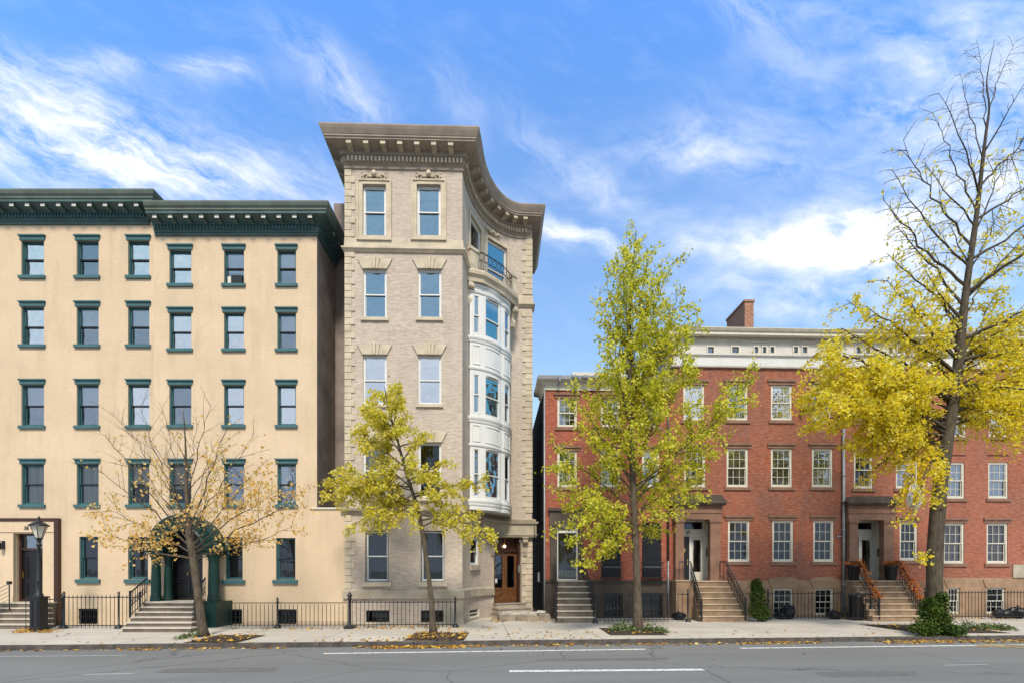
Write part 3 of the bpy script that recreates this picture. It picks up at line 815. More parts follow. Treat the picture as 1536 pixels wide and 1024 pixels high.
ztop = frS.z(600, 251)      # underside of the cornice
z_s5 = frS.z(600, 376)      # string course below the top floor
z_s1 = frS.z(600, 766)      # string course over the ground floor
z_b1, z_b0 = frS.z(600, 883.5), frS.z(600, 897)
holes = []; W = []
for (xa, xb) in ((544.5,580), (627,662)):
    for r, (ya, yb) in enumerate(((279,354),(404,477),(532,606),(663,746),(795,872))):
        if r == 0: xx = (544.5,579) if xa < 600 else (625.5,661)
        elif r == 4: xx = (548,583) if xa < 600 else (631,667)
        else: xx = (xa, xb)
        h = frS.rect(xx[0], ya, xx[1], yb); holes.append(h); W.append((h, r))
for (xa, xb) in ((549,584),(631,667)):
    h = frS.rect(xa, 914.5, xb, 937); h = (h[0],h[1],max(.03,h[2]),h[3]); holes.append(h); W.append((h, 9))
mb = MB()
wall(mb, 0, uc, -.1, ztop+.3, holes, 'stone_brick', reveal=.2, rmat='lime')
# concave part openings
choles = []; CW = []
s_a, s_b = cpx(705)[0], cpx(721.5)[0]
zt_c = frS.z(560, 280); zf_c = z_s5-.02
s_c, s_d = cpx(730.5)[0], cpx(760)[0]
choles += [(s_a, s_b, zf_c+.35, zt_c), (s_c, s_d, zf_c+.35, zt_c)]
sg0, sg1 = cpx(705.5)[0], cpx(717.5)[0]
zg0, zg1 = cz(712, 847), cz(712, 806)
sb0, sb1 = cpx(704.5)[0], cpx(719)[0]
choles += [(sg0, sg1, zg0, zg1), (sb0, sb1, .08, cz(712, 911))]
sd0, sd1 = cpx(740.5)[0], cpx(781)[0]
zd0, zd1 = .64, cz(760, 806)
choles += [(sd0, sd1, zd0, zd1)]
wall(mb, 0, CL, -.1, ztop+.3, choles, 'stone_brick', reveal=.2, rmat='lime', mp=cmap, step=.22)
# hidden sides, roof, near-black sheets for the rooms' shade
mb.face([(0,8,-.1),(0,0,-.1),(0,0,ztop+.3),(0,8,ztop+.3)], 'stone_brick')
mb.face([(ue[0],ue[1],-.1),(ue[0],12,-.1),(ue[0],12,ztop+.3),(ue[0],ue[1],ztop+.3)], 'court')
mb.face([(ue[0],12,-.1),(-1.1,12,-.1),(-1.1,12,ztop+.2),(ue[0],12,ztop+.2)], 'court')
mb.face([(0,0,ztop+.2)]+[(uc,0,ztop+.2)]+[(p[0],p[1],ztop+.2) for p in curve[1:]]+[(ue[0],12,ztop+.2),(0,12,ztop+.2)], 'roof')
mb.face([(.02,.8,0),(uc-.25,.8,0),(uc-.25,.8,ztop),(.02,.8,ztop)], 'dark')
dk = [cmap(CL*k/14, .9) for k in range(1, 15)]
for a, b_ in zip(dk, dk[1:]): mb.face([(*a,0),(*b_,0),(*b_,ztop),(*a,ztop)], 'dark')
# rear wing beside the light court
wx = -1.15; wy = 2.1; wz = EYE+(CY-306)/F_*22.1
mb.face([(wx,wy,0),(-.001,wy,0),(-.001,wy,wz),(wx,wy,wz)], 'court'); mb.face([(wx,wy,wz),(0,wy,wz),(0,8,wz),(wx,8,wz)], 'roof')
mb.face([(wx,8,0),(wx,wy,0),(wx,wy,wz),(wx,8,wz)], 'court')
mb.face([(-.52,wy-.02,0),(-.001,wy-.02,0),(-.001,wy-.02,wz+.002),(-.52,wy-.02,wz+.002)], 'court')
mb.face([(-.45,wy-.04,zt-1.2),(-.001,wy-.04,zt-1.2),(-.001,wy-.04,wz+.03),(-.45,wy-.04,wz+.03)], 'court2')
mb.build('wall', bS)

cend = (ue[0]-.21, ue[1]); fullpath = [(0,7.5),(0,0)] + curve[:-1] + [cend, (cend[0], ue[1]+4)]
frontpath = [(0,.8),(0,0)] + curve + [(ue[0], ue[1]+.6)]
# main cornice
zc = ztop; k_ = (EYE+(CY-184)/F_*19.2 - zc)/1.30
Z = lambda v: zc+v*k_
prof = [(0,zc-.12),(.05,zc-.12),(.05,Z(.0)),(.08,Z(.02)),(.08,Z(.08)),(.12,Z(.10)),(.12,Z(.38)),(.20,Z(.41)),(.20,Z(.62)),(.62,Z(.74)),(.62,Z(.80)),(.66,Z(.84)),(.66,Z(.90)),
        (.68,Z(.93)),(.76,Z(1.12)),(.80,Z(1.24)),(.80,Z(1.30)),(0,Z(1.36))]
mats = ['lime_cor']*12+['lime_cor','lime_cor','lime_cor','lime_cor','roof']
bk = along([(0,0)]+[(uc,0)], .62, .28, .42)
bk2 = along(curve, .62, .75, .35)
sidebk = along([(0,4),(0,0)], .62, .3, .5)
cor = cornice(bS, fullpath, prof, mats, (.155,.085,.12,.19,Z(.13),Z(.36),'lime'), (.62,.2,.2,.58,Z(.56),Z(.72),'lime_dk'), bmat='lime', ranges=bk+bk2+sidebk)
# string courses
def course(name, path, prof, mat='lime'):
    m = MB(); m.sweep(path, prof, mat); return m.build(name, bS)
sB0, _ = cpx(703.5); sB1, _ = cpx(771)
def subpath(s0, s1, n=14): return [cmap(s0+(s1-s0)*k/n, 0) for k in range(n+1)]
p1 = [(0,.8),(0,0)] + subpath(0, sB0, 8); p2 = subpath(sB1, CL, 6)+[(ue[0],ue[1]+.6)]
pf = [(0,z_s5-.10),(.05,z_s5-.10),(.10,z_s5-.02),(.14,z_s5),(.14,z_s5+.07),(.05,z_s5+.10),(.045,z_s5+.42),(0,z_s5+.46)]
course('string_course', p1, pf); course('string_course', p2, pf)
pf = [(0,z_s1-.14),(.05,z_s1-.14),(.10,z_s1-.04),(.17,z_s1),(.19,z_s1+.08),(.04,z_s1+.14),(0,z_s1+.15)]
course('string_course', frontpath, pf, 'lime_dk')
sE = cpx(739.5)[0]
pf = [(0,z_b0),(.10,z_b0),(.10,z_b1-.05),(.06,z_b1),(0,z_b1+.03)]
course('base_band', [(0,.8),(0,0)]+subpath(0,sE,10), pf, 'lime_dk')
pf = [(0,-.1),(.07,-.1),(.07,.10),(0,.10)]
course('plinth', [(0,.8),(0,0)]+subpath(0,sb0-.02,4), pf, 'lime_dk')
# corner block at the base
q = MB(); q.box(uc-.75, uc+.05, -.05, .3, .1, z_b0, 'lime_dk'); q.build('corner_block', bS)
# quoins
qm = MB(); z = z_b1+.03; i = 0
while z < ztop-.2:
    hh = .27
    if abs(z-z_s5) < .2 or abs(z-z_s1) < .2:
        z += .27
        if qm.v: qm.build('quoins', bS); qm = MB()
        continue
    qm.box(-.035, .37 if i % 2 else .23, -.035, .3, z+.012, z+hh-.012, 'lime'); i += 1; z += hh
qm.build('quoins', bS)
qm = MB(); z = .1; i = 0
while z < ztop-.2:
    hh = .27
    w_ = .46 if i % 2 else .30
    s0, s1 = CL-w_, CL
    (cx_, cy_), an, L = ctan(s0, s1); t = (math.cos(an), math.sin(an)); n = (t[1], -t[0])
    if abs(z-z_s5) < .3 or abs(z-z_s1+.1) < .35:
        if qm.v: qm.build('quoins', bS); qm = MB()
    else: qm.obox((cx_,cy_), t, n, w_+.04, -.2, .035, z+.012, z+hh-.012, 'lime')
    i += 1; z += hh
qm.build('quoins', bS)
# front windows
G = {0:'glass_blue', 1:'glass_blue', 2:'glass_sky', 3:'glass_dk', 4:'glass_dk'}
for h, r in W:
    if r == 9:
        o, w, ht = window(bS, h, 'base', 'glass_dk', None, reveal=.14, name='basement_window'); continue
    bl_ = None; bf = 1
    if r == 2: bl_, bf = 'blind', .55
    if r == 3 and h[0] < 1.5: bl_, bf = 'blind', .7
    if r == 4: bl_, bf = 'curtain_dk', 1
    o, w, ht = window(bS, h, 'white', G[r], bl_, bf, reveal=.17)
    if r == 0:
        sm = MB(); ring(sm, -w/2-.20, w/2+.20, -.14, ht+.20, .195, -.05, .02, 'lime', .13); ring(sm, -w/2-.22, w/2+.22, -.16, ht+.22, .06, -.09, -.049, 'lime')
        sm.box(-w/2-.24, w/2+.24, -.11, .02, -.22, -.161, 'lime'); sm.box(-w/2+.0, w/2-.0, -.08, -.051, ht+.01, ht+.10, 'lime')
        sm.build('carved_surround', o)
        om = MB()       # garland over the head
        for k in range(15):
            a = (k-7)/7; x = a*.46; zz = ht+.36+.05*math.cos(a*9)
            om.lathe((x,-.06,zz-.06), [(.0,0),(.05,.02),(.06,.05),(.035,.09),(.003,.11)], 6, 'lime')
        om.lathe((0,-.08,ht+.30), [(.0,0),(.10,.04),(.12,.12),(.09,.2),(.03,.26),(.003,.3)], 8, 'lime')
        for sg in (-1,1):
            om.tube([(sg*(.1+.05*j),-.07,ht+.30+.10*math.sin(j*.9)) for j in range(9)], [.03]*8+[.008], 5, 'lime')
            om.tube([(sg*(.43+.07*math.cos(a)),-.07,ht+.42+.07*math.sin(a)) for a in [j*.8 for j in range(7)]], .02, 5, 'lime')
        om.build('carved_garland', o, True)
    elif r in (1,2,3):
        lintel_wedge(o, w, ht, .40, .20, .06, 'lime'); sill(o, w, .12, .08, .08, 'lime')
    else:
        lintel_wedge(o, w, ht, .46, .12, .04, 'lime_dk'); sill(o, w, .18, .13, .12, 'lime')
        wg = MB(); ring(wg, -w/2+.02, w/2-.02, .02, ht-.02, .02, .0, .03, 'black'); wg.build('window_grille_frame', o)
# string-aligned soldier courses over the cellar windows
# concave windows, top floor
for k, (s0, s1, z0, z1) in enumerate(choles[:2]):
    (cx_, cy_), an, L = ctan(s0, s1)
    o, w, ht = window(bS, (-L/2, L/2, z0, z1), 'white', 'glass_blue' if k else 'glass_mid', None, 1, pos=(cx_,cy_), rz=an, reveal=.16, split=.42)
    sm = MB(); ring(sm, -w/2-.13, w/2+.13, -.02, ht+.16, .125, -.05, .02, 'lime'); sm.build('carved_surround', o)
    if k:
        om = MB()
        for j in range(13):
            a = (j-6)/6; om.lathe((a*.42-.3,-.06,ht+.32+.05*math.cos(a*8)), [(.0,0),(.06,.02),(.07,.06),(.04,.1),(.003,.13)], 6, 'lime')
        om.build('carved_garland', o, True)
(cx_, cy_), an, L = ctan(sg0, sg1)
o, w, ht = window(bS, (-L/2, L/2, zg0, zg1), 'white', 'glass_dk', 'curtain_dk', 1, pos=(cx_,cy_), rz=an, reveal=.12)
sill(o, w, .22, .08, .05, 'lime_dk')
sm = MB(); pts_o = [(-w/2-.2,ht*.6)]+[((w/2+.2)*math.cos(a), ht-.1+.42*math.sin(a)) for a in [PI-PI*j/8 for j in range(9)]]+[(w/2+.2,ht*.6)]
pts_i = [(-w/2,ht*.6)]+[((w/2)*math.cos(a), ht-.1+.18*math.sin(a)) for a in [PI-PI*j/8 for j in range(9)]]+[(w/2,ht*.6)]
for j in range(len(pts_o)-1):
    a, b_, c, d = pts_o[j], pts_o[j+1], pts_i[j+1], pts_i[j]
    sm.face([(a[0],-.04,a[1]),(b_[0],-.04,b_[1]),(c[0],-.04,c[1]),(d[0],-.04,d[1])], 'lime_dk'); sm.face([(a[0],-.04,a[1]),(b_[0],-.04,b_[1]),(b_[0],.02,b_[1]),(a[0],.02,a[1])], 'lime_dk')
sm.build('arched_moulding', o)
(cx_, cy_), an, L = ctan(sb0, sb1)
o, w, ht = window(bS, (-L/2, L/2, choles[3][2], choles[3][3]), 'basew', 'glass_dk', None, 1, pos=(cx_,cy_), rz=an, reveal=.12, name='basement_window')

# ------------------------------------------------------------------ white bow window
bw = [frS.loc(*p) for p in ((-1.86,21.75),(-1.81,21.40),(-1.27,21.62),(-.90,22.02),(-.50,22.47),(-.09,23.30),(-.08,24.15))]
zb0, zb1 = 4.78, 14.45
bm = MB()
facets = [(bw[1],bw[2]), (bw[2],bw[4]), (bw[4],bw[5])]
def facet_fn(a, b_):
    L = math.hypot(b_[0]-a[0], b_[1]-a[1]); t = ((b_[0]-a[0])/L, (b_[1]-a[1])/L); n = (t[1], -t[0])
    bulge = .10 if L > .9 else .03
    def f(s, i):
        q = s/L; e = bulge*4*q*(1-q) - i
        return (a[0]+t[0]*s+n[0]*e, a[1]+t[1]*s+n[1]*e)
    return f, L, t, n
tiers = ((12.31,13.99),(8.90,10.63),(5.31,7.43))
wins = []
for fi, (a, b_) in enumerate(facets):
    f, L, t, n = facet_fn(a, b_)
    m_ = (.13,.10,.20)[fi]; hs = [(m_, L-m_, z0, z1) for z0, z1 in tiers]
    wall(bm, 0, L, zb0, zb1, hs, 'white', reveal=.08, mp=f, step=.2)
    for (s0, s1, z0, z1) in hs: wins.append((f, s0, s1, z0, z1, t, n, fi))
for (a, b_) in ((bw[0],bw[1]), (bw[5],bw[6])): bm.face([(*a,zb0),(*b_,zb0),(*b_,zb1),(*a,zb1)], 'white')
bm.face([(*p, zb0) for p in bw], 'white')
bow = bm.build('bow_window_bay', bS)
bowpath = [bw[0]]
for a, b_ in facets:
    f, L, t, n = facet_fn(a, b_); bowpath += [f(L*k/5, 0) for k in range(0 if a == bw[1] else 1, 6)]
bowpath.append(bw[6])
for (za, zb, dd) in ((zb1-.12, zb1, .06), (14.05,14.13,.045), (12.05,12.19,.075), (11.95,12.05,.035), (10.80,10.90,.045), (8.62,8.78,.075), (8.52,8.62,.035), (7.50,7.60,.045), (5.05,5.22,.08), (4.95,5.05,.05), (4.78,4.95,.015)):
    m_ = MB(); m_.sweep(bowpath, [(0,za),(dd*.6,za),(dd,za+(zb-za)*.5),(dd,zb),(0,zb+.02)], 'white'); m_.build('moulding', bow)
for (f, s0, s1, z0, z1, t, n, fi) in wins:
    pa, pb = f(s0,0), f(s1,0); an = math.atan2(pb[1]-pa[1], pb[0]-pa[0]); L = math.hypot(pb[0]-pa[0], pb[1]-pa[1])
    gl = 'glass_blue' if z0 > 8 or fi == 1 else 'glass_mid'
    window(bow, (-L/2, L/2, z0, z1), 'bay', gl if fi != 2 else 'glass_mid', 'curtain_dk' if z0 < 6 else None, .5, pos=((pa[0]+pb[0])/2,(pa[1]+pb[1])/2), rz=an, reveal=.09, split=.48)
# raised frames of the spandrel panels and pilaster strips
for fi, (a, b_) in enumerate(facets):
    f, L, t, n = facet_fn(a, b_)
    for (z0, z1) in ((11.02,11.84),(7.70,8.42),(14.16,14.31)):
        pm = MB(); s0, s1 = (.12,.12,.14)[fi], L-(.12,.12,.14)[fi]; pw = .03
        nseg = 4
        for (za, zb) in ((z0,z0+pw),(z1-pw,z1)):
            for j in range(nseg):
                q0, q1 = s0+(s1-s0)*j/nseg, s0+(s1-s0)*(j+1)/nseg
                A_, B_, C_, D_ = f(q0,-.025), f(q1,-.025), f(q1,0), f(q0,0)
                pm.face([(*A_,za),(*B_,za),(*B_,zb),(*A_,zb)], 'white'); pm.face([(*A_,za),(*B_,za),(*C_,za),(*D_,za)], 'white'); pm.face([(*A_,zb),(*B_,zb),(*C_,zb),(*D_,zb)], 'white')
        for q0 in (s0, s1-pw):
            A_, B_ = f(q0,-.025), f(q0+pw,-.025); A0, B0 = f(q0,0), f(q0+pw,0)
            pm.face([(*A_,z0),(*B_,z0),(*B_,z1),(*A_,z1)], 'white'); pm.face([(*A0,z0),(*A_,z0),(*A_,z1),(*A0,z1)], 'white'); pm.face([(*B_,z0),(*B0,z0),(*B0,z1),(*B_,z1)], 'white')
        pm.build('panel_moulding', bow)
# ------------------------------------------------------------------ balcony
bp = [frS.loc(*p) for p in ((-2.02,21.62),(-1.93,21.22),(-1.24,21.45),(-.82,21.88),(-.38,22.38),(.10,23.18),(.16,24.2))]
m_ = MB()
m_.sweep(bp, [(0,14.46),(.04,14.46),(.06,14.62),(.16,14.72),(.18,14.86),(.10,14.95),(0,14.96)], 'lime')
m_.face([(*p,14.955) for p in bp], 'lime'); m_.face([(*p,14.465) for p in bp], 'lime_dk')
bal = m_.build('balcony', bS)
def ob(name, c, an, w, d, z0, z1, capo=True):
    t = (math.cos(an), math.sin(an)); n = (t[1], -t[0]); x = MB()
    x.obox(c, t, n, w, -d/2, d/2, z0, z1-.12, 'lime'); x.obox(c, t, n, w+.08, -d/2-.04, d/2+.04, z1-.12, z1, 'lime')
    x.obox(c, t, n, w+.05, -d/2-.025, d/2+.025, z0, z0+.08, 'lime')
    return x.build(name, bal)
a1 = math.atan2(bp[2][1]-bp[1][1], bp[2][0]-bp[1][0])
ob('pedestal', (bp[1][0]+.22, bp[1][1]+.26), a1+.55, .52, .34, 14.96, 15.9)
ob('pedestal', (bp[5][0]-.06, bp[5][1]+.10), a1+.5, .26, .26, 14.96, 15.86)
rm = MB(); rail = [(bp[1][0]+.5,bp[1][1]+.16)]+[bp[2],bp[3],bp[4]]+[(bp[5][0]-.1,bp[5][1]-.08)]
for z in (15.06, 15.42, 15.78): rm.tube([(x,y+.03,z) for x,y in rail], .02 if z > 15.7 else .013, 6, 'iron')
for c, t, n in along(rail, .11): rm.tube([(c[0],c[1]+.03,15.06),(c[0],c[1]+.03,15.42)], .011, 5, 'iron', False)
for c, t, n in along(rail, .26, .13, .13): rm.tube([(c[0]+t[0]*.12*math.cos(a),c[1]+.03+t[1]*.12*math.cos(a),15.6+.15*math.sin(a)) for a in [j*PI/5 for j in range(11)]], .011, 4, 'iron', False)
rm.build('railing', bal)
for (c, an) in ((bp[1], a1+.2), (bp[5], a1+.5)):
    x = MB(); t = (math.cos(an), math.sin(an)); n = (t[1], -t[0])
    px_, py_ = (c[0]+.14, c[1]+.16) if c is bp[1] else (c[0]+.0, c[1]+.2)
    prof = [(-.3,13.55),(-.02,13.55),(.02,13.75),(-.04,13.95),(.04,14.2),(.14,14.32),(.14,14.46),(-.3,14.46)]
    P = lambda a, d, z: (px_+t[0]*a+n[0]*d, py_+t[1]*a+n[1]*d, z)
    L_ = [P(-.11,d,z) for d,z in prof]; R_ = [P(.11,d,z) for d,z in prof]
    x.face(L_,'lime_dk'); x.face(R_,'lime_dk')
    for i in range(len(prof)): j = (i+1)%len(prof); x.face([L_[i],L_[j],R_[j],R_[i]],'lime')
    ctr = P(0,.08,14.28); x.tube([P(-.14,.1,14.26),P(.14,.1,14.26)], .09, 10, 'lime')
    x.build('console', bal)
# ------------------------------------------------------------------ entrance
(ex, ey), ean, eL = ctan(sd0, sd1)
et = (math.cos(ean), math.sin(ean)); en = (et[1], -et[0])
ent = MB(); sp0 = cpx(722, .1)[0]
path = subpath(sp0, CL, 12)+[(ue[0],ue[1]+.5)]
zt_e = z_s1-.14; 
ent.sweep(path, [(0,zt_e-.62),(.22,zt_e-.62),(.22,zt_e-.56),(.26,zt_e-.54),(.26,zt_e-.48),(.20,zt_e-.46),(.20,zt_e-.02),(.28,zt_e+.02),(.30,zt_e+.12),(0,zt_e+.139)], 'lime_dk')
ento = ent.build('entablature', bS)
for s_, wd in ((cpx(741,.1)[0]-.02,.24),(cpx(788,.1)[0],.24)):
    (cx_, cy_), an, L = ctan(s_-.1, min(CL,s_+.1)); t = (math.cos(an), math.sin(an)); n = (t[1], -t[0])
    x = MB(); zz = zt_e-.62
    prof = [(0,zz-.95),(.06,zz-.9),(.10,zz-.7),(.08,zz-.5),(.16,zz-.3),(.26,zz-.2),(.26,zz-.10),(.2,zz-.001),(0,zz-.001)]
    P = lambda a, d, z: (cx_+t[0]*a+n[0]*d, cy_+t[1]*a+n[1]*d, z)
    L_ = [P(-.1,d,z) for d,z in prof]; R_ = [P(.1,d,z) for d,z in prof]; x.face(L_,'lime_dk'); x.face(R_,'lime_dk')
    for i in range(len(prof)): j = (i+1)%len(prof); x.face([L_[i],L_[j],R_[j],R_[i]],'lime_dk')
    x.tube([P(-.12,.2,zz-.22),P(.12,.2,zz-.22)], .085, 10, 'lime_dk'); x.obox((cx_,cy_), t, n, .3, 0, .3, zz-.06, zz-.002, 'lime_dk')
    x.build('console', ento)
x = MB(); H = zd1-zd0
def E(a, d): return (ex+et[0]*a+en[0]*d, ey+et[1]*a+en[1]*d)
hw = eL/2
def ebox(mb_, a0, a1_, d0, d1, z0, z1, mat): mb_.obox(E((a0+a1_)/2,0), et, en, a1_-a0, d0, d1, z0, z1, mat)
ebox(x, -hw-.10, -hw, -.1, .03, zd0, zd1+.1, 'lime_dk'); ebox(x, hw, hw+.14, -.1, .03, zd0, zd1+.1, 'lime_dk'); ebox(x, -hw-.1, hw+.14, -.1, .03, zd1, zd1+.12, 'lime_dk')
x.build('door_surround', bS)
x = MB(); hd = 2.45
ebox(x, -hw, -hw+.05, -.25, -.08, zd0, zd1, 'wood_dk'); ebox(x, hw-.13, hw, -.25, -.08, zd0, zd1, 'wood_dk'); ebox(x, -hw, hw, -.25, -.10, zd0+hd, zd0+hd+.08, 'wood_dk')
ebox(x, -hw+.05, hw-.13, -.33, -.28, zd0+hd, zd1, 'wood_dk')
for (a0, a1_) in ((-hw+.05, -.04), (-.03, hw-.13)):
    for (b0, b1, c0, c1) in ((a0,a0+.12,0,hd),(a1_-.12,a1_,0,hd),(a0+.12,a1_-.12,0,.16),(a0+.12,a1_-.12,.62,.72),(a0+.12,a1_-.12,hd-.2,hd)): ebox(x, b0, b1, -.26, -.20, zd0+c0, zd0+c1, 'wood')
    ebox(x, a0+.12, a1_-.12, -.25, -.225, zd0+.16, zd0+.62, 'wood')
dd = x.build('double_door', bS)
g = MB()
for (a0, a1_) in ((-hw+.17, -.16), (.09, hw-.25)): ebox(g, a0, a1_, -.245, -.235, zd0+.72, zd0+hd-.2, 'glass_dk')
g.build('pane', dd)
g = MB(); ebox(g, .0, .03, -.20, -.14, zd0+.95, zd0+1.25, 'brass'); g.build('handle', dd)
g = MB(); ebox(g, -hw+.14, -hw+.3, -.234, -.228, zd0+.95, zd0+1.15, 'paper'); g.build('notice', dd)
g = MB(); c = E(-.05,-.2); g.lathe((c[0],c[1],zd0+hd+.18), [(.003,0),(.05,.02),(.065,.07),(.05,.11),(.01,.13)], 10, 'bulb'); g.tube([(c[0],c[1],zd0+hd+.30),(c[0],c[1],zd1-.01)], .012, 5, 'brass'); g.build('porch_lamp', bS, True)
g = MB(); ebox(g, hw-.10, hw-.03, -.08, -.05, zd0+1.45, zd0+1.8, 'zinc'); g.build('doorbell_panel', bS)
g = MB(); c = E(hw-.04,.0); g.lathe((c[0],c[1],zd1-.2), [(.003,0),(.05,.03),(.05,.1),(.003,.13)], 8, 'white'); g.build('security_camera', bS, True)
# door steps
x = MB()
for i in range(3):
    z0 = zd0*i/3; z1 = zd0*(i+1)/3; dd_ = .98-.30*i; e_ = .28-.10*i
    ebox(x, -hw-e_*.5, hw+e_, -.2, dd_, z0, z1-.05, 'lime_dk'); ebox(x, -hw-e_*.5-.02, hw+e_+.02, -.2, dd_+.03, z1-.05, z1, 'court2')
x.build('door_steps', bS)
# ================================================================== RED BRICK HOUSES
TH = math.radians(2.0)
def red_line(px):      # one common facade line
    X0, Y0 = (818-CX)/F_*22.65, 22.65
    a = (px-CX)/F_
    t = (Y0-X0*math.tan(TH))/(1-a*math.tan(TH)); return t
def red_frame(px): return Frame(px, red_line(px), TH)
def shell(mb, u1, zt, holes, mat, depth=9, lmat=None, rmat=None, z0=-.1, split=None, bmat='brown'):
    if split:
        lo = [h for h in holes]; wall(mb, 0, u1, z0, split, [ (a,b,c,min(d,split)) for a,b,c,d in lo if c < split], bmat, reveal=.2)
        wall(mb, 0, u1, split, zt, [(a,b,max(c,split),d) for a,b,c,d in lo if d > split], mat, reveal=.2)
    else: wall(mb, 0, u1, z0, zt, holes, mat, reveal=.2)
    mb.face([(0,depth,z0),(0,0,z0),(0,0,zt),(0,depth,zt)], lmat or mat); mb.face([(u1,0,z0),(u1,depth,z0),(u1,depth,zt),(u1,0,zt)], rmat or mat)
    mb.face([(0,0,zt-.01),(u1,0,zt-.01),(u1,depth,zt-.01),(0,depth,zt-.01)], 'roof'); mb.face([(u1,depth,z0),(0,depth,z0),(0,depth,zt),(u1,depth,zt)], mat)
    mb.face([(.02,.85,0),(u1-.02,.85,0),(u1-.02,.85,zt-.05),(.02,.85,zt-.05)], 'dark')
def red_windows(b, fr, specs, lt='brown', lfun=None):
    for (x0,y0,x1,y1), gl, bl_, bf, kind in specs:
        h = fr.rect(x0,y0,x1,y1)
        if kind == 'base':
            h = (h[0],h[1],max(.03,h[2]),h[3])
            o, w, ht = window(b, h, 'basew', gl, bl_, bf, reveal=.14, panes=(3,2), name='basement_window'); continue
        if kind == 'based':
            h = (h[0],h[1],max(.03,h[2]),h[3])
            o, w, ht = window(b, h, 'base', gl, bl_, bf, reveal=.14, name='basement_window')
            g = MB()
            for k in range(5): g.tube([(-w/2+w*(k+.5)/5,-.02,0),(-w/2+w*(k+.5)/5,-.02,ht)], .012, 5, 'iron', False)
            for q in (.25,.6,.95): g.box(-w/2,w/2,-.03,-.012,ht*q-.015,ht*q+.015,'iron')
            g.build('window_guard', o); continue
        o, w, ht = window(b, h, 'red', gl, bl_, bf, reveal=.13, panes=(3,2))
        if kind == 'flat': lintel_flat(o, w, ht, .34, .015, .08, lt, .001)
        else: lintel_flat(o, w, ht, .24, .05, .17, lt, .10)
        sill(o, w, .14, .06, .12, lt)

# --- house A, small orange red house next to the gate ---------------------
frA = red_frame(817.5)
bA = building('brick_row_house', 'low orange red brick house with tarred black side wall and black shuttered ground windows', 'house', frA, 'red brick row houses')
uA = frA.u(1010); ztA = frA.z(860, 574); zbA = frA.z(900, 869)
specA = [((836,597,865.5,640),'glass_mid','curtain',.6,'n'), ((901,597,930,640),'glass_mid','curtain',.5,'n'), ((963,598,989,640),'glass_mid','curtain',.6,'n'),
         ((836,676,865.5,730),'glass_mid','curtain',1,'n'), ((901,676,930,730),'glass_mid',None,.5,'n'), ((963,676,989,730),'glass_mid','curtain',.8,'n'),
         ((906,889,934,924),'glass_dk',None,1,'based'), ((963,889,994,924),'glass_dk','curtain_dk',1,'based')]
holes = []
for s in specA: h = frA.rect(*s[0]); holes.append((h[0],h[1],max(.03,h[2]),h[3]))
zlA = frA.z(850, 869.5); dA = (frA.u(835.5), frA.u(866.5), zlA, frA.z(850, 788)); holes.append(dA)
shA = [frA.rect(902,783,931,866), frA.rect(963,783,992,866)]; holes += shA
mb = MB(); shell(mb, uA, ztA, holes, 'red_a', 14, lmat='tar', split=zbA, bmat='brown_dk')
mb.box(.0, uA, -.05, .0, zbA-.10, zbA, 'brown_dk', 'b')
mb.build('wall', bA); red_windows(bA, frA, specA)
for h in shA:
    m_ = MB(); w = h[1]-h[0]; ht = h[3]-h[2]
    m_.box(-w/2+.004, w/2-.004, .05, .1, .004, ht-.004, 'shutter'); m_.box(-w/2+.004, w/2-.004, .035, .06, ht*.80, ht*.81, 'iron')
    m_.box(-w/2+.004,w/2-.004,.04,.05,ht*.5,ht*.505,'iron')
    o = m_.build('boarded_window', bA, loc=((h[0]+h[1])/2,0,h[2]))
    g = MB(); gh = ht*.27
    g.box(-w/2-.04,w/2+.04,-.32,-.28,gh,gh+.04,'iron'); g.box(-w/2-.04,w/2+.04,-.32,-.02,.0,.04,'iron')
    for k in range(12):
        x_ = -w/2+w*k/11; g.tube([(x_+.06,-.30,.04),(x_-.03,-.30,gh)], .012, 5, 'iron', False)
        if k < 11: g.tube([(x_+.04+.03*math.cos(a),-.30,gh*.72+.03*math.sin(a)) for a in [j*PI/3 for j in range(7)]], .008, 4, 'zinc', False)
    for x_ in (-w/2-.03, w/2+.03): g.box(x_-.01,x_+.01,-.3,.0,gh,gh+.03,'iron')
    g.build('window_guard', o)
# battered metal gutter and cornice
prof = [(0,ztA-.34),(.05,ztA-.34),(.06,ztA-.12),(.12,ztA-.10),(.12,ztA+.02),(.34,ztA+.06),(.36,ztA+.20),(.30,ztA+.24),(0,ztA+.26)]
cornice(bA, [(0,2),(0,0),(uA,0)], prof, ['brown_dk','offwhite','offwhite','attic','attic','zinc','zinc','zinc'])
m_ = MB(); m_.tube([(.6,-.4,ztA+.14),(.62,-.42,ztA-.05),(.55,-.2,ztA-.2)], .05, 7, 'zinc')
for x_ in (1.3,1.75,2.2): m_.lathe((x_,-.4,ztA+.02), [(.05,0),(.14,.05),(.15,.14),(.05,.2)], 8, 'zinc')
m_.box(1.2,3.6,-.25,1.5,ztA+.26,ztA+.40,'attic'); m_.box(1.4,3.2,.6,2.5,ztA+.4,ztA+.62,'roof'); m_.build('gutter', bA)
m_ = MB(); m_.tube([(-.03,-.05,.1),(-.03,-.05,zbA+.3),(-.03,-.06,ztA)], .035, 7, 'zinc'); m_.build('drainpipe', bA, True)
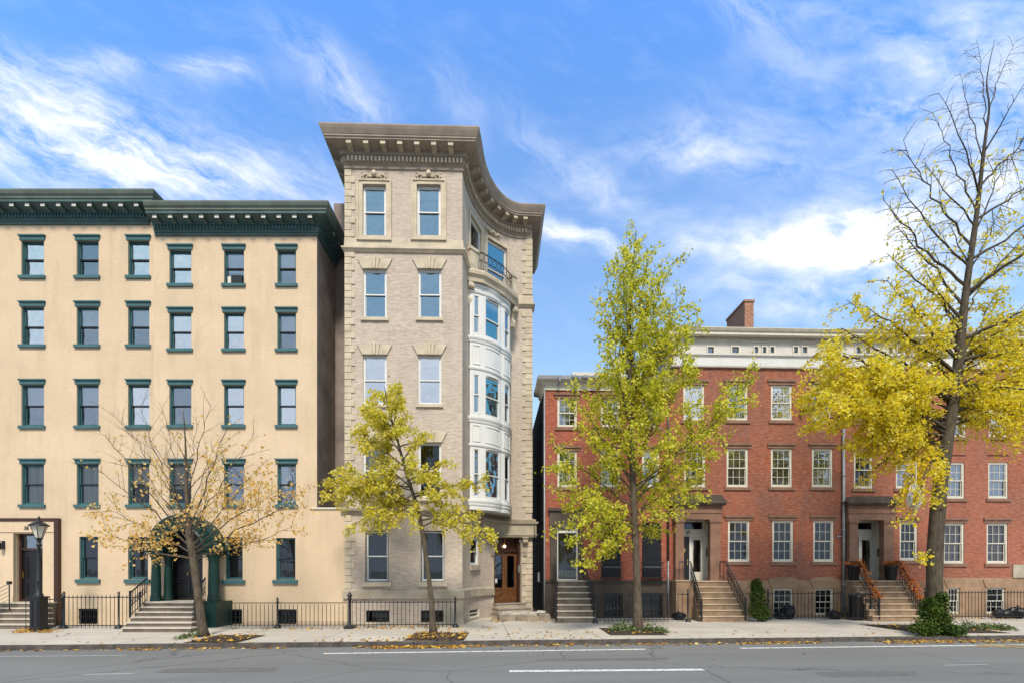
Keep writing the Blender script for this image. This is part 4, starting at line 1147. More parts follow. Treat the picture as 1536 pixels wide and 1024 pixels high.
# door and surround
m_ = MB(); zA2 = frA.z(850, 762)
m_.box(frA.u(825), dA[0], -.09, 0, zbA, dA[3], 'brown_dk'); m_.box(dA[1], frA.u(874), -.09, 0, zbA, dA[3], 'brown_dk')
m_.box(frA.u(824), frA.u(874.5), -.12, 0, dA[3], zA2-.12, 'brown_dk'); m_.box(frA.u(822), frA.u(876), -.20, 0, zA2-.12, zA2, 'brown_dk')
m_.build('door_surround', bA)
m_ = MB(); ring(m_, dA[0], dA[1], dA[2], dA[3], .055, .03, .18, 'white'); zt2 = frA.z(850, 798.5); m_.box(dA[0]+.055, dA[1]-.055, .03, .18, zt2, zt2+.1, 'white')
m_.box(dA[0]+.055, dA[1]-.055, .12, .16, dA[2], dA[2]+.12, 'brown_dk'); o = m_.build('front_door', bA)
g = MB(); g.face([(dA[0]+.055,.1,dA[2]+.06),(dA[1]-.055,.1,dA[2]+.06),(dA[1]-.055,.1,zt2),(dA[0]+.055,.1,zt2)], 'glass_dk'); g.face([(dA[0]+.055,.1,zt2+.1),(dA[1]-.055,.1,zt2+.1),(dA[1]-.055,.1,dA[3]-.05),(dA[0]+.055,.1,dA[3]-.05)], 'glass_mid'); g.build('storm_pane', o)
g = MB(); g.face([(dA[0]+.06,.2,dA[2]),(dA[1]-.06,.2,dA[2]),(dA[1]-.06,.2,zt2),(dA[0]+.06,.2,zt2)], 'wood_dk'); g.face([(dA[0]+.06,.19,dA[2]),(dA[1]-.06,.19,dA[2]),(dA[1]-.06,.19,dA[2]+.45),(dA[0]+.06,.19,dA[2]+.45)], 'curtain'); g.build('inner_door', o)
tread_stack(bA, frA.u(836,.5), frA.u(881,.5), frA.u(836.5,2.1), frA.u(891.5,2.1), zlA, 7, -2.05, -.75, 0, 'step', 'tread')
for px0, px1 in ((832, 834),(874, 892)):
    stair_rail(bA, (frA.u(px0,.35), -.35, zlA), (frA.u(px1,2.05), -2.05, .1), h=1.0, fancy=False)

# --- house B ---------------------------------------------------------------
def stone_portal(b, fr, x0, x1, p0, p1, q0, q1, ybot, ysp, ycap, ytop, num=None, gap=False):
    """brownstone porch: two square pilasters, entablature and a dark cap; a white panelled recess behind"""
    d = .30; z0 = fr.z(x0, ybot); za = fr.z(x0, ysp, d); zb = fr.z(x0, ycap, d); zc_ = fr.z(x0, ytop, d)
    m_ = MB()
    for (a, c) in ((p0, p1), (q0, q1)):
        u0, u1 = fr.u(a, d), fr.u(c, d)
        m_.box(u0, u1, -d, 0, z0, za-.16, 'brown'); m_.box(u0-.03, u1+.03, -d-.03, 0, za-.16, za-.11, 'brown'); m_.box(u0-.05, u1+.05, -d-.05, 0, za-.11, za, 'brown')
        m_.box(u0-.03, u1+.03, -d-.03, 0, z0, z0+.12, 'brown')
    m_.build('pilaster', b)
    m_ = MB(); a, c = fr.u(x0, d), fr.u(x1, d)
    m_.box(a, c, -d, 0, za, za+(zb-za)*.45, 'brown'); m_.box(a-.02, c+.02, -d-.03, 0, za+(zb-za)*.45, za+(zb-za)*.53, 'brown'); m_.box(a, c, -d+.01, 0, za+(zb-za)*.53, zb, 'brown')
    m_.box(a-.12, c+.12, -d-.14, 0, zb, zb+.08, 'brown_dk'); m_.box(a-.16, c+.16, -d-.2, 0, zb+.08, zb+.17, 'brown_dk')
    m_.prism([(a-.14,zb+.17),(c+.14,zb+.17),(c-.1,zc_+.06),(a+.1,zc_+.06)], -d-.16, 0, 'brown_dk')
    m_.build('porch_entablature', b)
    return z0, za
def recess(b, fr, x0, x1, z0, z1, depth, open_door=False, number=None):
    """entrance recess lined in white with the door at its back"""
    u0, u1 = fr.u(x0), fr.u(x1); m_ = MB(); w = u1-u0; D = depth
    m_.face([(u1,0,z0),(u1,D,z0),(u1,D,z1),(u1,0,z1)], 'offwhite'); m_.face([(u0,0,z0),(u0,D,z0),(u0,D,z1),(u0,0,z1)], 'offwhite')
    m_.face([(u0,0,z1),(u1,0,z1),(u1,D,z1),(u0,D,z1)], 'offwhite')
    for zz in (z0+.15, z0+1.35): # panelling of the right cheek
        for (ya, yb_) in ((.1, D-.1),):
            za, zb = zz, min(z1-.15, zz+1.05)
            m_.box(u1-.012, u1+.01, ya, ya+.04, za, zb, 'white'); m_.box(u1-.012, u1+.01, yb_-.04, yb_, za, zb, 'white'); m_.box(u1-.012, u1+.01, ya, yb_, zb-.04, zb, 'white')
    m_.build('entrance_recess', b)
    m_ = MB(); zt2 = z0+2.05; ud = u0+w*.40; un = u0+w*.02
    m_.box(u0, u1, D-.05, D+.05, zt2+.03, zt2+.36, 'offwhite'); m_.box(u0, u1, D-.07, D-.05, zt2+.02, zt2+.08, 'white')
    m_.box(u0, u1, D-.05, D+.05, z1-.1, z1, 'offwhite'); m_.box(u1-.12, u1, D-.05, D+.05, zt2+.36, z1-.1, 'offwhite')
    m_.box(ud, ud+.10, D-.09, D+.05, z0, zt2+.03, 'white'); m_.box(u1-.10, u1, D-.09, D+.05, z0, zt2+.03, 'white')
    m_.box(ud+.10, ud+.20, D-.03, D+.05, z0, zt2+.03, 'offwhite'); m_.box(u1-.2, u1-.10, D-.03, D+.05, z0, zt2+.03, 'offwhite'); m_.box(ud+.2, u1-.2, D-.03, D+.05, z0, z0+.4, 'offwhite'); m_.box(ud+.2, u1-.2, D-.03, D+.05, zt2-.15, zt2+.03, 'offwhite')
    o = m_.build('door_frame', b)
    g = MB(); g.face([(ud+.2,D,z0+.4),(u1-.2,D,z0+.4),(u1-.2,D,zt2-.15),(ud+.2,D,zt2-.15)], 'glass_mid'); g.face([(u0,D,zt2+.36),(u1-.12,D,zt2+.36),(u1-.12,D,z1-.1),(u0,D,z1-.1)], 'glass_dk'); g.build('sidelight', o)
    bk = MB(); bk.face([(u0,D+.12,z0),(u1,D+.12,z0),(u1,D+.12,z1),(u0,D+.12,z1)], 'dark'); bk.build('hall_shade_sheet', o)  # flat black sheet painted as the hall's shade behind the sidelight
    d = MB(); d.box(un, ud-.01, D-.02, D+.03, z0+.01, zt2, 'black')
    for (za, zb) in ((z0+.15,z0+.85),(z0+1.0,zt2-.15)): ring(d, un+.1, ud-.1, za, zb, .03, D-.035, D-.02, 'black')
    do = d.build('front_door', b)
    k = MB(); k.box(ud-.11, ud-.06, D-.08, D-.02, z0+.72, z0+1.0, 'brass'); k.build('handle', do)
    k = MB(); pts = [(.0+.09*math.cos(a), .12*math.sin(a)) for a in [j*PI/6 for j in range(12)]]
    k.prism([(un+.22+x, z0+1.42+z) for x, z in pts], D-.05, D-.02, 'brass'); k.build('door_plaque', do)
    k = MB(); k.box(u1-.03, u1-.001, D*.45, D*.45+.12, z0+1.1, z0+1.5, 'brown_dk'); k.build('doorbell_panel', b)
    if number: text_part('house_number', number, o, (un+w*.33, D-.075, zt2+.2), .2, 'iron', tilt=-.5)
    return o
BL = [('glass_sky','curtain',.3),('glass_mid','curtain',1)]
frB = red_frame(1010)
bB = building('brick_row_house', 'weathered red brick house with brownstone porch, pale attic strip and brick chimney', 'house', frB, 'red brick row houses')
uB = frB.u(1268); zwB = frB.z(1150, 551); zbB = frB.z(1150, 866)
specB = [((x0,577,x1,630),g,c,f,'n') for (x0,x1,g,c,f) in ((1025,1056.5,'glass_sky','curtain',.5),(1091,1121.5,'glass_mid','curtain',1),(1156.5,1188,'glass_sky','curtain',.4),(1218,1246,'glass_mid','curtain',1))]
specB += [((x0,672,x1,730),'glass_mid','curtain',1,'n') for (x0,x1) in ((1026.5,1058),(1090,1122),(1156.5,1188),(1218,1249))]
specB += [((x0,780,x1,842),'glass_dk','curtain_dk',.5,'n') for (x0,x1) in ((1092,1124.5),(1158.5,1190),(1220,1250.5))]
specB += [((x0,882,x1,922),'glass_dk',None,.5,'base') for (x0,x1) in ((1160,1189),(1222,1250))]
holes = []
for s in specB: h = frB.rect(*s[0]); holes.append((h[0],h[1],max(.03,h[2]),h[3]))
zlB = frB.z(1045, 870); recB = (frB.u(1025), frB.u(1066), zlB, frB.z(1045, 777)); holes.append(recB)
atticB = [frB.rect(a,518.5,c,531.5) for a, c in ((1059.5,1072),(1096,1109.5),(1129.5,1138.5),(1142,1150.5),(1153.5,1162.5),(1188.5,1198),(1201.5,1212))]
zaB, ztB = frB.z(1150, 532.5), frB.z(1150, 513)
mb = MB(); shell(mb, uB, zwB, holes, 'red_b', 9, lmat='red_b', split=zbB-.12, bmat='brown_lt')
mb.build('wall', bB); red_windows(bB, frB, specB)
# segmental stone heads of the basement windows
for s in specB[-2:]:
    h = frB.rect(*s[0]); m_ = MB(); w = h[1]-h[0]
    m_.prism([(h[0]-.08,h[3]+.004),(h[1]+.08,h[3]+.004),(h[1]+.26,h[3]+.42),(h[1]-.1,h[3]+.52),(h[0]+.1,h[3]+.52),(h[0]-.26,h[3]+.42)], -.04, .02, 'brown_lt'); m_.build('stone_window_head', bB)
ztopRow = frB.z(1150, 492, .4)
def attic(b, fr, u1, zw, wins, za, zt_, ztop_, side=False):
    m_ = MB()
    wall(m_, 0, u1, zw, zt_+.35, wins, 'attic', reveal=.06)
    m_.face([(0,6,zw),(0,0,zw),(0,0,zt_+.35),(0,6,zt_+.35)], 'red_b'); m_.face([(u1,0,zw),(u1,6,zw),(u1,6,zt_+.35),(u1,0,zt_+.35)], 'red_b')
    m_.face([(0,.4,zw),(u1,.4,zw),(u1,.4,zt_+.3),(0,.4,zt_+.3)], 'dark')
    m_.build('attic_wall', b)
    pth = [(0,3),(0,0),(u1,0)] if side else [(0,0),(u1,0)]
    m_ = MB(); m_.sweep(pth, [(0,zw-.04),(.10,zw-.04),(.12,zw+.02),(.16,zw+.42),(.24,zw+.46),(.24,zw+.52),(.08,zw+.56),(.08,za-.06),(.04,za-.04),(0,za)], 'white', mats=['attic','attic','white','white','attic','attic','lime_dk','attic','attic']); m_.build('lower_cornice', b)
    H = ztop_-zt_; prof = [(0,zt_-.04),(.04,zt_-.04),(.04,zt_+.06*H),(.10,zt_+.08*H),(.10,zt_+.30*H),(.28,zt_+.36*H),(.32,zt_+.38*H),(.32,zt_+.68*H),(.38,zt_+.72*H),(.44,zt_+.94*H),(.44,ztop_),(0,ztop_+.05)]
    cornice(b, pth, prof, ['attic']*5+['offwhite']*5+['roof'], (.11,.055,.04,.15,zt_+.07*H,zt_+.29*H,'lime_dk'))
    for h in wins:
        window(b, h, 'attic', 'glass_mid', None, reveal=.06, name='attic_window')
attic(bB, frB, uB, zwB, atticB, zaB, ztB, ztopRow, True)
m_ = MB(); D0 = 1.6; f2 = frB
cu0, cu1 = frB.u(1117,-D0), frB.u(1130.5,-D0); zct = frB.z(1123, 453, -D0)
wall(m_, cu0, cu1, zwB, zct, [], 'chimney_brick', y=D0); m_.box(cu0, cu1, D0+.001, D0+1.9, zwB, zct, 'chimney_brick', 'f'); m_.box(cu0-.04, cu1+.04, D0-.04, D0+1.94, zct, zct+.10, 'chimney_brick')
m_.build('chimney', bB)
m_ = MB(); uv_ = frB.u(1169,-1.5); zz = ztopRow; m_.prism([(uv_-.1,zz),(uv_+.12,zz),(uv_+.12,zz+.28)], 1.5, 1.62, 'zinc'); m_.build('roof_vent', bB)
stone_portal(bB, frB, 1012, 1083, 1013.5, 1026, 1065.5, 1081, 870, 778, 757, 744)
recess(bB, frB, 1025, 1066, zlB, recB[3], .66, number='39')
tread_stack(bB, frB.u(1041,.5), frB.u(1090,.5), frB.u(1054,2.0), frB.u(1124,2.0), zlB, 7, -1.75, -.65, 0, 'step_b', 'tread_b')
m_ = MB(); m_.box(frB.u(1014,.6), frB.u(1041,.6), -.62, 0, 0, zlB-.02, 'brown_lt'); m_.box(frB.u(1013,.6), frB.u(1042,.6), -.66, 0, zlB-.02, zlB+.03, 'tread_b'); m_.build('stoop_side_wall', bB)
stair_rail(bB, (frB.u(1036,.62), -.6, zlB), (frB.u(1055.5,2.0), -1.8, .05), flat=(frB.u(1019,.62), -.6, zlB), h=.85)
stair_rail(bB, (frB.u(1091,.62), -.6, zlB), (frB.u(1122,2.0), -1.8, .1), flat=(frB.u(1081,.4), -.35, zlB), h=.85)
m_ = MB(); u_ = frB.u(1265.5,.1); m_.tube([(u_,-.1,.15),(u_,-.1,frB.z(1268,640))], .06, 8, 'zinc')
for q in (1.5,4,6.5): m_.tube([(u_,-.1,q),(u_,-.1,q+.08)], .075, 8, 'zinc')
m_.box(u_-.3,u_,-.06,-.02,frB.z(1262,805),frB.z(1262,805)+.05,'zinc'); m_.build('drainpipe', bB, True)
m_ = MB(); cu = frB.u(1208,.3); zc2 = frB.z(1208,612,.3); m_.box(cu-.06,cu+.06,-.12,0,zc2+.08,zc2+.14,'white'); m_.lathe((cu,-.2,zc2-.14), [(.003,0),(.10,.03),(.13,.12),(.10,.22),(.02,.25)], 10, 'black'); m_.build('security_light', bB, True)
m_ = MB(); u_ = frB.u(1002,.05); 
m_.tube([(u_,-.07,.2),(u_,-.07,frB.z(1004,840))], .035, 7, 'zinc'); m_.tube([(u_,-.07,frB.z(1004,840)),(u_,-.07,zwB-.3)], .05, 7, 'brown_dk'); m_.build('drainpipe', bA, True, loc=(uA-.0,0,0))

# --- house C -----------------------------------------------------------------
frC = red_frame(1268)
bC = building('brick_row_house', 'red brick house with brownstone porch and orange leaf garlands on its stair rails', 'house', frC, 'red brick row houses')
uC = frC.u(1393); zwC = frC.z(1330, 551); zbC = frC.z(1330, 872)
specC = [((1281,578,1309,632),'glass_mid','curtain',.6,'n'),((1344,578,1372,632),'glass_sky','curtain',.6,'n'),((1281,676,1309,732),'glass_dk',None,.5,'n'),((1344,676,1372,732),'glass_mid','curtain',.7,'n'),((1349.5,782,1376,840),'glass_dk','curtain_dk',1,'n')]
holes = [frC.rect(*s[0]) for s in specC]
zlC = frC.z(1305, 869.5); recC = (frC.u(1285), frC.u(1327), zlC, frC.z(1305, 778)); holes.append(recC)
atC = [frC.rect(a,519,a+10,532) for a in (1282,1296,1330,1344,1372)]
mb = MB(); shell(mb, uC, zwC, holes, 'red_c', 9, split=zbC, bmat='brown'); mb.build('wall', bC); red_windows(bC, frC, specC)
attic(bC, frC, uC, zwC, atC, frC.z(1330,533), frC.z(1330,514), frC.z(1330,494,.4))
stone_portal(bC, frC, 1273, 1344, 1274.5, 1287, 1326, 1341, 869.5, 779, 757, 746)
recess(bC, frC, 1285, 1327, zlC, recC[3], .66)
tread_stack(bC, frC.u(1276,.5), frC.u(1352,.5), frC.u(1313,2.0), frC.u(1384,2.0), zlC, 7, -1.85, -.7, 0, 'step_b', 'tread_b')
railL = ((frC.u(1290,.7), -.65, zlC), (frC.u(1323,2.0), -1.85, .1)); railR = ((frC.u(1350,.7), -.65, zlC), (frC.u(1386,2.0), -1.85, .1))
stair_rail(bC, *railL, flat=(frC.u(1275,.6), -.62, zlC), h=.85); stair_rail(bC, *railR, flat=(frC.u(1343,.6), -.5, zlC), h=.85)
m_ = MB(); c = (frC.u(1292,.4), .35, frC.z(1292,790,-.3)); m_.tube([(c[0],c[1],c[2]+.12),(c[0],c[1],recC[3]-.005)], .01, 5, 'iron'); m_.lathe(c, [(.05,0),(.09,.02),(.09,.13),(.1,.15),(.03,.2)], 8, 'frosted'); m_.build('hanging_lamp', bC, True)

# --- house D -----------------------------------------------------------------
frD = red_frame(1393)
bD = building('brick_row_house', 'rightmost red brick house, with flat brown lintels upstairs', 'house', frD, 'red brick row houses')
uD = frD.u(1700); zwD = frD.z(1450, 552); zbD = frD.z(1450, 866)
specD = [((x0,591,x1,655),g,'curtain',1,'n') for x0,x1,g in ((1420,1449,'glass_mid'),(1483.5,1514,'glass_sky'),(1550,1580,'glass_mid'),(1616,1646,'glass_sky'))]
specD += [((x0,693,x1,747),'glass_mid',c,1,'flat') for x0,x1,c in ((1418,1446.5,'curtain_pink'),(1482.5,1512,'curtain'),(1550,1580,'curtain'),(1616,1646,'curtain'))]
specD += [((x0,784,x1,844.5),'glass_dk',c,1,'n') for x0,x1,c in ((1415.5,1446,'curtain_pink'),(1480,1511.5,'curtain_pink'),(1550,1580,'curtain'),(1616,1646,'curtain'))]
specD += [((x0,881,x1,920),'glass_dk',None,1,'base') for x0,x1 in ((1422,1440),(1480,1508),(1550,1580))]
holes = []
for s in specD: h = frD.rect(*s[0]); holes.append((h[0],h[1],max(.03,h[2]),h[3]))
atD = [frD.rect(a,520,a+10,533) for a in (1405,1440,1454,1490,1530,1570)]
mb = MB(); shell(mb, uD, zwD, holes, 'red_c', 9, split=zbD, bmat='brown_lt'); mb.build('wall', bD); red_windows(bD, frD, specD)
m_ = MB(); m_.box(frD.u(1520,.05), uD, -.05, 0, zbD+.01, frD.z(1530,846,.05), 'lime_dk'); m_.build('stone_band', bD)
attic(bD, frD, uD, zwD, atD, frD.z(1450,534), frD.z(1450,516), frD.z(1450,496,.4))
for s in specD[-3:]:
    h = frD.rect(*s[0]); m_ = MB()
    m_.prism([(h[0]-.05,h[3]+.004),(h[1]+.05,h[3]+.004),(h[1]+.2,h[3]+.38),(h[0]-.2,h[3]+.38)], -.03, .02, 'brown_lt'); m_.build('stone_window_head', bD)
# ================================================================== GROUND, PAVEMENT, ROAD
RZ = -.13
def gpt(px, py, z=0.0):
    D = F_*(EYE-z)/(py-CY); return ((px-CX)/F_*D, D)
kA, kB = gpt(0, 975, RZ), gpt(1536, 959, RZ)
KTH = math.atan2(kB[1]-kA[1], kB[0]-kA[0])
def kerb_y(x): return kA[1]+(x-kA[0])*math.tan(KTH)
K0 = (0, kerb_y(0))
def kworld(u, v): return (K0[0]+u*math.cos(KTH)-v*math.sin(KTH), K0[1]+u*math.sin(KTH)+v*math.cos(KTH))
def klocal(X, Y):
    X -= K0[0]; Y -= K0[1]; return (X*math.cos(KTH)+Y*math.sin(KTH), -X*math.sin(KTH)+Y*math.cos(KTH))
def setting(name, mb, loc=(0,0,0), rz=0):
    o = mb.build(name, None, loc=loc, rz=rz); o['kind'] = 'structure'; return o
g = MB(); g.face([(-900,-900,0),(900,-900,0),(900,900,0),(-900,900,0)], 'asphalt'); setting('ground', g, (0,0,-.16))
g = MB(); g.face([(-120,-45,0),(120,-45,0),(120,.02,0),(-120,.02,0)], 'asphalt'); setting('road', g, (K0[0],K0[1],RZ), KTH)
g = MB(); g.face([(-120,.17,0),(120,.17,0),(120,40,0),(-120,40,0)], 'pavement'); setting('pavement', g, (K0[0],K0[1],0), KTH)
g = MB(); x = -60.0
while x < 60:
    L = 2.2+R.random()*.9; j = R.uniform(-.008,.008)
    g.box(x+.006, x+L-.006, j, .17, -.15, .006+R.uniform(-.004,.004), 'kerb'); x += L
setting('kerb', g, (K0[0],K0[1],0), KTH)
def road_line(name, pts, w, mat, z=.004):
    m_ = MB(); P = [klocal(*gpt(px,py,RZ)) for px,py in pts]
    for a, b_ in zip(P, P[1:]):
        dx, dy = b_[0]-a[0], b_[1]-a[1]; L = math.hypot(dx,dy); nx, ny = -dy/L*w/2, dx/L*w/2
        m_.face([(a[0]-nx,a[1]-ny,0),(b_[0]-nx,b_[1]-ny,0),(b_[0]+nx,b_[1]+ny,0),(a[0]+nx,a[1]+ny,0)], mat)
    setting(name, m_, (K0[0],K0[1],RZ+z), KTH)
road_line('lane_line', [(485,979.5),(968,973)], .16, 'white_line')
road_line('lane_line', [(1110,971.5),(1620,965.5)], .16, 'white_line')
road_line('lane_line', [(764,1006),(1056,1003.5)], .20, 'white_line')
road_line('lane_line', [(125,1011),(200,1009.5)], .14, 'faint_line')
road_line('lane_line', [(-80,985),(190,982)], .12, 'faint_line')
road_line('lane_line', [(1415,997),(1480,996)], .10, 'faint_line')
road_line('yellow_marking', [(1466,967.5),(1490,968.5),(1640,978)], .13, 'yellow_line', .007)
road_line('yellow_marking', [(1466,967.5),(1500,966.6),(1640,969.5)], .13, 'yellow_line', .010)
road_line('yellow_marking', [(1500,970),(1640,974)], .10, 'yellow_line', .013)

def patch(px, py, w_, d_, mat, z, rot=0):
    u_, v_ = klocal(*gpt(px,py,RZ)); m_ = MB(); n = 14
    pts = [(u_+w_/2*math.copysign(abs(math.cos(a))**.35, math.cos(a))+R.uniform(-.03,.03), v_+d_/2*math.copysign(abs(math.sin(a))**.35, math.sin(a))+R.uniform(-.02,.02), 0) for a in [2*PI*k/n+.1 for k in range(n)]]
    m_.face(pts, mat); setting('asphalt_patch', m_, (K0[0],K0[1],RZ+z), KTH)
patch(330, 1004, 2.6, .55, 'asphalt_new', .0035); patch(905, 988, 3.4, .35, 'asphalt_new', .0035); patch(1300, 1010, 2.2, .5, 'asphalt_new', .0035)
import numpy as np
NR = np.random.RandomState(11)
def leaf_cloud(name, pts, size, mat, parent=None, loc=None, flat=0.0, aspect=1.0, jit=.55):
    """many small separate leaf faces around the given points (Nx3)"""
    P = np.asarray(pts, dtype=float); n = len(P)
    nrm = NR.normal(size=(n,3)); nrm[:,2] += flat*3; nrm /= np.linalg.norm(nrm,axis=1)[:,None]
    t = np.cross(nrm, NR.normal(size=(n,3))); t /= np.linalg.norm(t,axis=1)[:,None]
    b = np.cross(nrm, t); s = (size*(1+NR.uniform(-jit,jit,n)))[:,None]
    V = np.empty((n,4,3)); fold = nrm*s*.18
    V[:,0] = P - t*s*.5; V[:,1] = P + b*s*.5*aspect + fold; V[:,2] = P + t*s*.5; V[:,3] = P - b*s*.5*aspect + fold
    me = bpy.data.meshes.new(name)
    me.vertices.add(n*4); me.vertices.foreach_set('co', V.reshape(-1))
    me.loops.add(n*4); me.loops.foreach_set('vertex_index', np.arange(n*4))
    me.polygons.add(n); me.polygons.foreach_set('loop_start', np.arange(n)*4)
    me.materials.append(M[mat]); me.update(calc_edges=True); me.validate()
    o = bpy.data.objects.new(name, me); COL.objects.link(o)
    if parent: o.parent = parent
    if loc: o.location = loc
    return o
def blob_pts(c, r, n, shell=.5, up=0):
    v = NR.normal(size=(n,3)); v /= np.linalg.norm(v,axis=1)[:,None]
    k = (shell+(1-shell)*NR.rand(n))[:,None]
    lump = 1+.22*np.sin(v[:,0:1]*5+c[0])*np.cos(v[:,2:3]*6+c[1])
    v = v*k*lump*np.array(r); 
    if up: v[:,2] = np.abs(v[:,2])
    return v+np.array(c)

# ================================================================== TREES
def P3(px, py, D): return Vector(((px-CX)/F_*D, D, EYE+(CY-py)/F_*D))
def bez(a, b, c, n):
    return [a*((1-t)**2)+b*(2*t*(1-t))+c*(t*t) for t in [k/n for k in range(n+1)]]
def make_tree(name, label, D, trunk, limbs, bark, leaf, lsize, group=None, twig=.30, dens=26, droop=.0, sub=5.0, seed=1, spread=.55, tw_r=.007, extra=None, thresh=0.0, up=.3, lsp=.045):
    rr = random.Random(seed)
    T = [(P3(px,py,D), r) for px,py,r in trunk]; base = Vector((T[0][0].x, D, 0)); 
    root = thing(name, label, 'tree', base, 0, group)
    tm = MB()
    # smooth the trunk line
    pts, rad = [], []
    for i in range(len(T)-1):
        for k in range(3):
            t = k/3; p0 = T[max(0,i-1)][0]; p1, p2 = T[i][0], T[i+1][0]; p3 = T[min(len(T)-1,i+2)][0]
            q = .5*((2*p1)+(-p0+p2)*t+(2*p0-5*p1+4*p2-p3)*t*t+(-p0+3*p1-3*p2+p3)*t**3)
            pts.append(q-base); r = T[i][1]*(1-t)+T[i+1][1]*t; rad.append(r*(1+rr.uniform(-.05,.05)))
    pts.append(T[-1][0]-base); rad.append(T[-1][1])
    pts[0].z = -.03; rad[0] *= 1.35
    if len(rad) > 1: rad[1] *= 1.0
    tm.tube(pts, rad, 12, bark); tr = tm.build('trunk', root, True)
    bm_ = MB(); leaves = []
    def trunk_at(py):
        z = None
        for i in range(len(trunk)-1):
            y0, y1 = trunk[i][1], trunk[i+1][1]
            if min(y0,y1) <= py <= max(y0,y1):
                f = (py-y0)/(y1-y0) if y1 != y0 else 0
                return (T[i][0].lerp(T[i+1][0], f)-base, T[i][1]*(1-f)+T[i+1][1]*f)
        return (T[-1][0]-base, T[-1][1])
    def twigs(path, L, depth, ld, r0):
        n = max(3, int(L*sub*(1 if depth == 0 else 1.3)))
        for k in range(n):
            f = .16+.84*(k+rr.random())/n if depth == 0 else .1+.9*(k+rr.random())/n
            f = min(.995, f); i = min(len(path)-2, int(f*(len(path)-1))); g_ = f*(len(path)-1)-i
            p = path[i].lerp(path[i+1], g_); d = (path[i+1]-path[i]).normalized()
            rv = Vector((rr.gauss(0,1), rr.gauss(0,1), rr.gauss(0,1))); rv -= d*rv.dot(d); rv.normalize()
            dd = (d*(1-spread*.5)+rv*spread*1.25+Vector((0,0,up-droop))).normalized()
            l = L*twig*(1.15-.55*f)*rr.uniform(.6,1.25) if depth == 0 else L*.5*rr.uniform(.5,1.2)
            l = max(.10, min(l, 1.7))
            e = p+dd*l; mid = p+dd*l*.5+Vector((rr.uniform(-.08,.08)*l, rr.uniform(-.08,.08)*l, .06*l))
            e.z -= droop*l*.45
            q = bez(p, mid, e, 4 if depth == 0 else 3)
            r = max(tw_r*.7, min(r0*.35, tw_r*(2.2 if depth == 0 else 1.0)))
            bm_.tube(q, [r*(1-.65*j/(len(q)-1)) for j in range(len(q))], 4 if depth == 0 else 3, bark, False)
            if depth == 0: twigs(q, l, 1, ld, r)
            if ld > thresh:
                m_ = int(l*dens*ld*rr.uniform(.6,1.4)*(1.0 if depth else .7)+rr.random())
                for _ in range(m_):
                    t = rr.random(); i2 = min(len(q)-2, int(t*(len(q)-1))); pp = q[i2].lerp(q[i2+1], t*(len(q)-1)-i2)
                    s_ = lsp+.02*ld
                    leaves.append((pp.x+rr.gauss(0,s_), pp.y+rr.gauss(0,s_), pp.z+rr.gauss(0,s_)-.02-droop*.08*rr.random()))
    for lb in limbs:
        spy, tx, ty, dd, r0, ld = lb[:6]; sag = lb[6] if len(lb) > 6 else .0
        p0, tr_r = trunk_at(spy); r0 = min(r0, tr_r*.75)
        tip = P3(tx, ty, D+dd)-base; L = (tip-p0).length
        mid = p0.lerp(tip, .5)+Vector((rr.uniform(-.06,.06)*L, rr.uniform(-.06,.06)*L, sag*L+rr.uniform(-.03,.03)*L))
        n = max(5, int(L*3)); path = bez(p0, mid, tip, n)
        path = [p+Vector((rr.uniform(-1,1), rr.uniform(-1,1), rr.uniform(-1,1)))*.028*L*math.sin(PI*j/n)*.7 for j, p in enumerate(path)]
        bm_.tube(path, [r0*(1-.82*j/n) for j in range(n+1)], 7, bark, False)
        twigs(path, L, 0, ld, r0)
    if extra:
        for (px, py, dd, rad_, n) in extra:
            c = P3(px, py, D+dd)-base
            for _ in range(n): leaves.append((c.x+rr.gauss(0,rad_), c.y+rr.gauss(0,rad_), c.z+rr.gauss(0,rad_)))
    bm_.build('branches', root, True)
    cr = leaf_cloud('crown', leaves, lsize, leaf, root, aspect=1.0)
    print(name, len(leaves), 'leaves')
    return root
rt = random.Random(5)
# bare tree before the cream buildings
tr1 = [(305,955,.16),(299,905,.118),(294,870,.115),(289,830,.12),(283,795,.10),(280,740,.055),(279,700,.04),(278,660,.025),(275,615,.010)]
limbs1 = []
for (sy,tx,ty,r,ld) in ((815,150,640,.035,.10),(800,165,590,.03,.0),(790,205,560,.03,.0),(760,240,565,.02,.0),(770,318,560,.03,.0),(730,300,600,.02,.25),(690,250,620,.015,.3),
        (820,135,700,.035,.15),(830,150,760,.03,.55),(838,150,795,.03,1.6),(835,190,815,.02,.6),(800,200,690,.025,.4),(740,215,640,.02,.3),
        (800,350,600,.04,.1),(810,385,645,.03,.3),(820,395,700,.03,.8),(815,340,690,.025,.5),(825,425,735,.035,1.3),(830,452,752,.04,1.2),(835,455,785,.03,1.1),(838,410,805,.025,.8),(835,350,815,.02,.3),
        (770,330,650,.02,.3),(740,335,680,.02,.5),(800,230,740,.02,.6),(780,230,690,.02,.7),(805,320,745,.02,.5)):
    limbs1.append((sy,tx,ty,rt.uniform(-1.5,1.5),r,ld,-.05 if ty > 780 else .04))
limbs1 = [(a,285+(b-285)*.95,(c if c > 660 else 665-(665-c)*.55),d,r*.8,l*(.8 if c < 680 else 1.3),s_) for a,b,c,d,r,l,s_ in limbs1]
make_tree('street_tree', 'nearly bare street tree with a few orange leaves before the green arched entrance', 16.3, tr1, limbs1, 'bark', 'leaf_orange', .075, 'street trees on the pavement',
          twig=.32, dens=18, droop=-.05, sub=2.5, seed=3, spread=.5, tw_r=.0038, up=.15, thresh=.02)
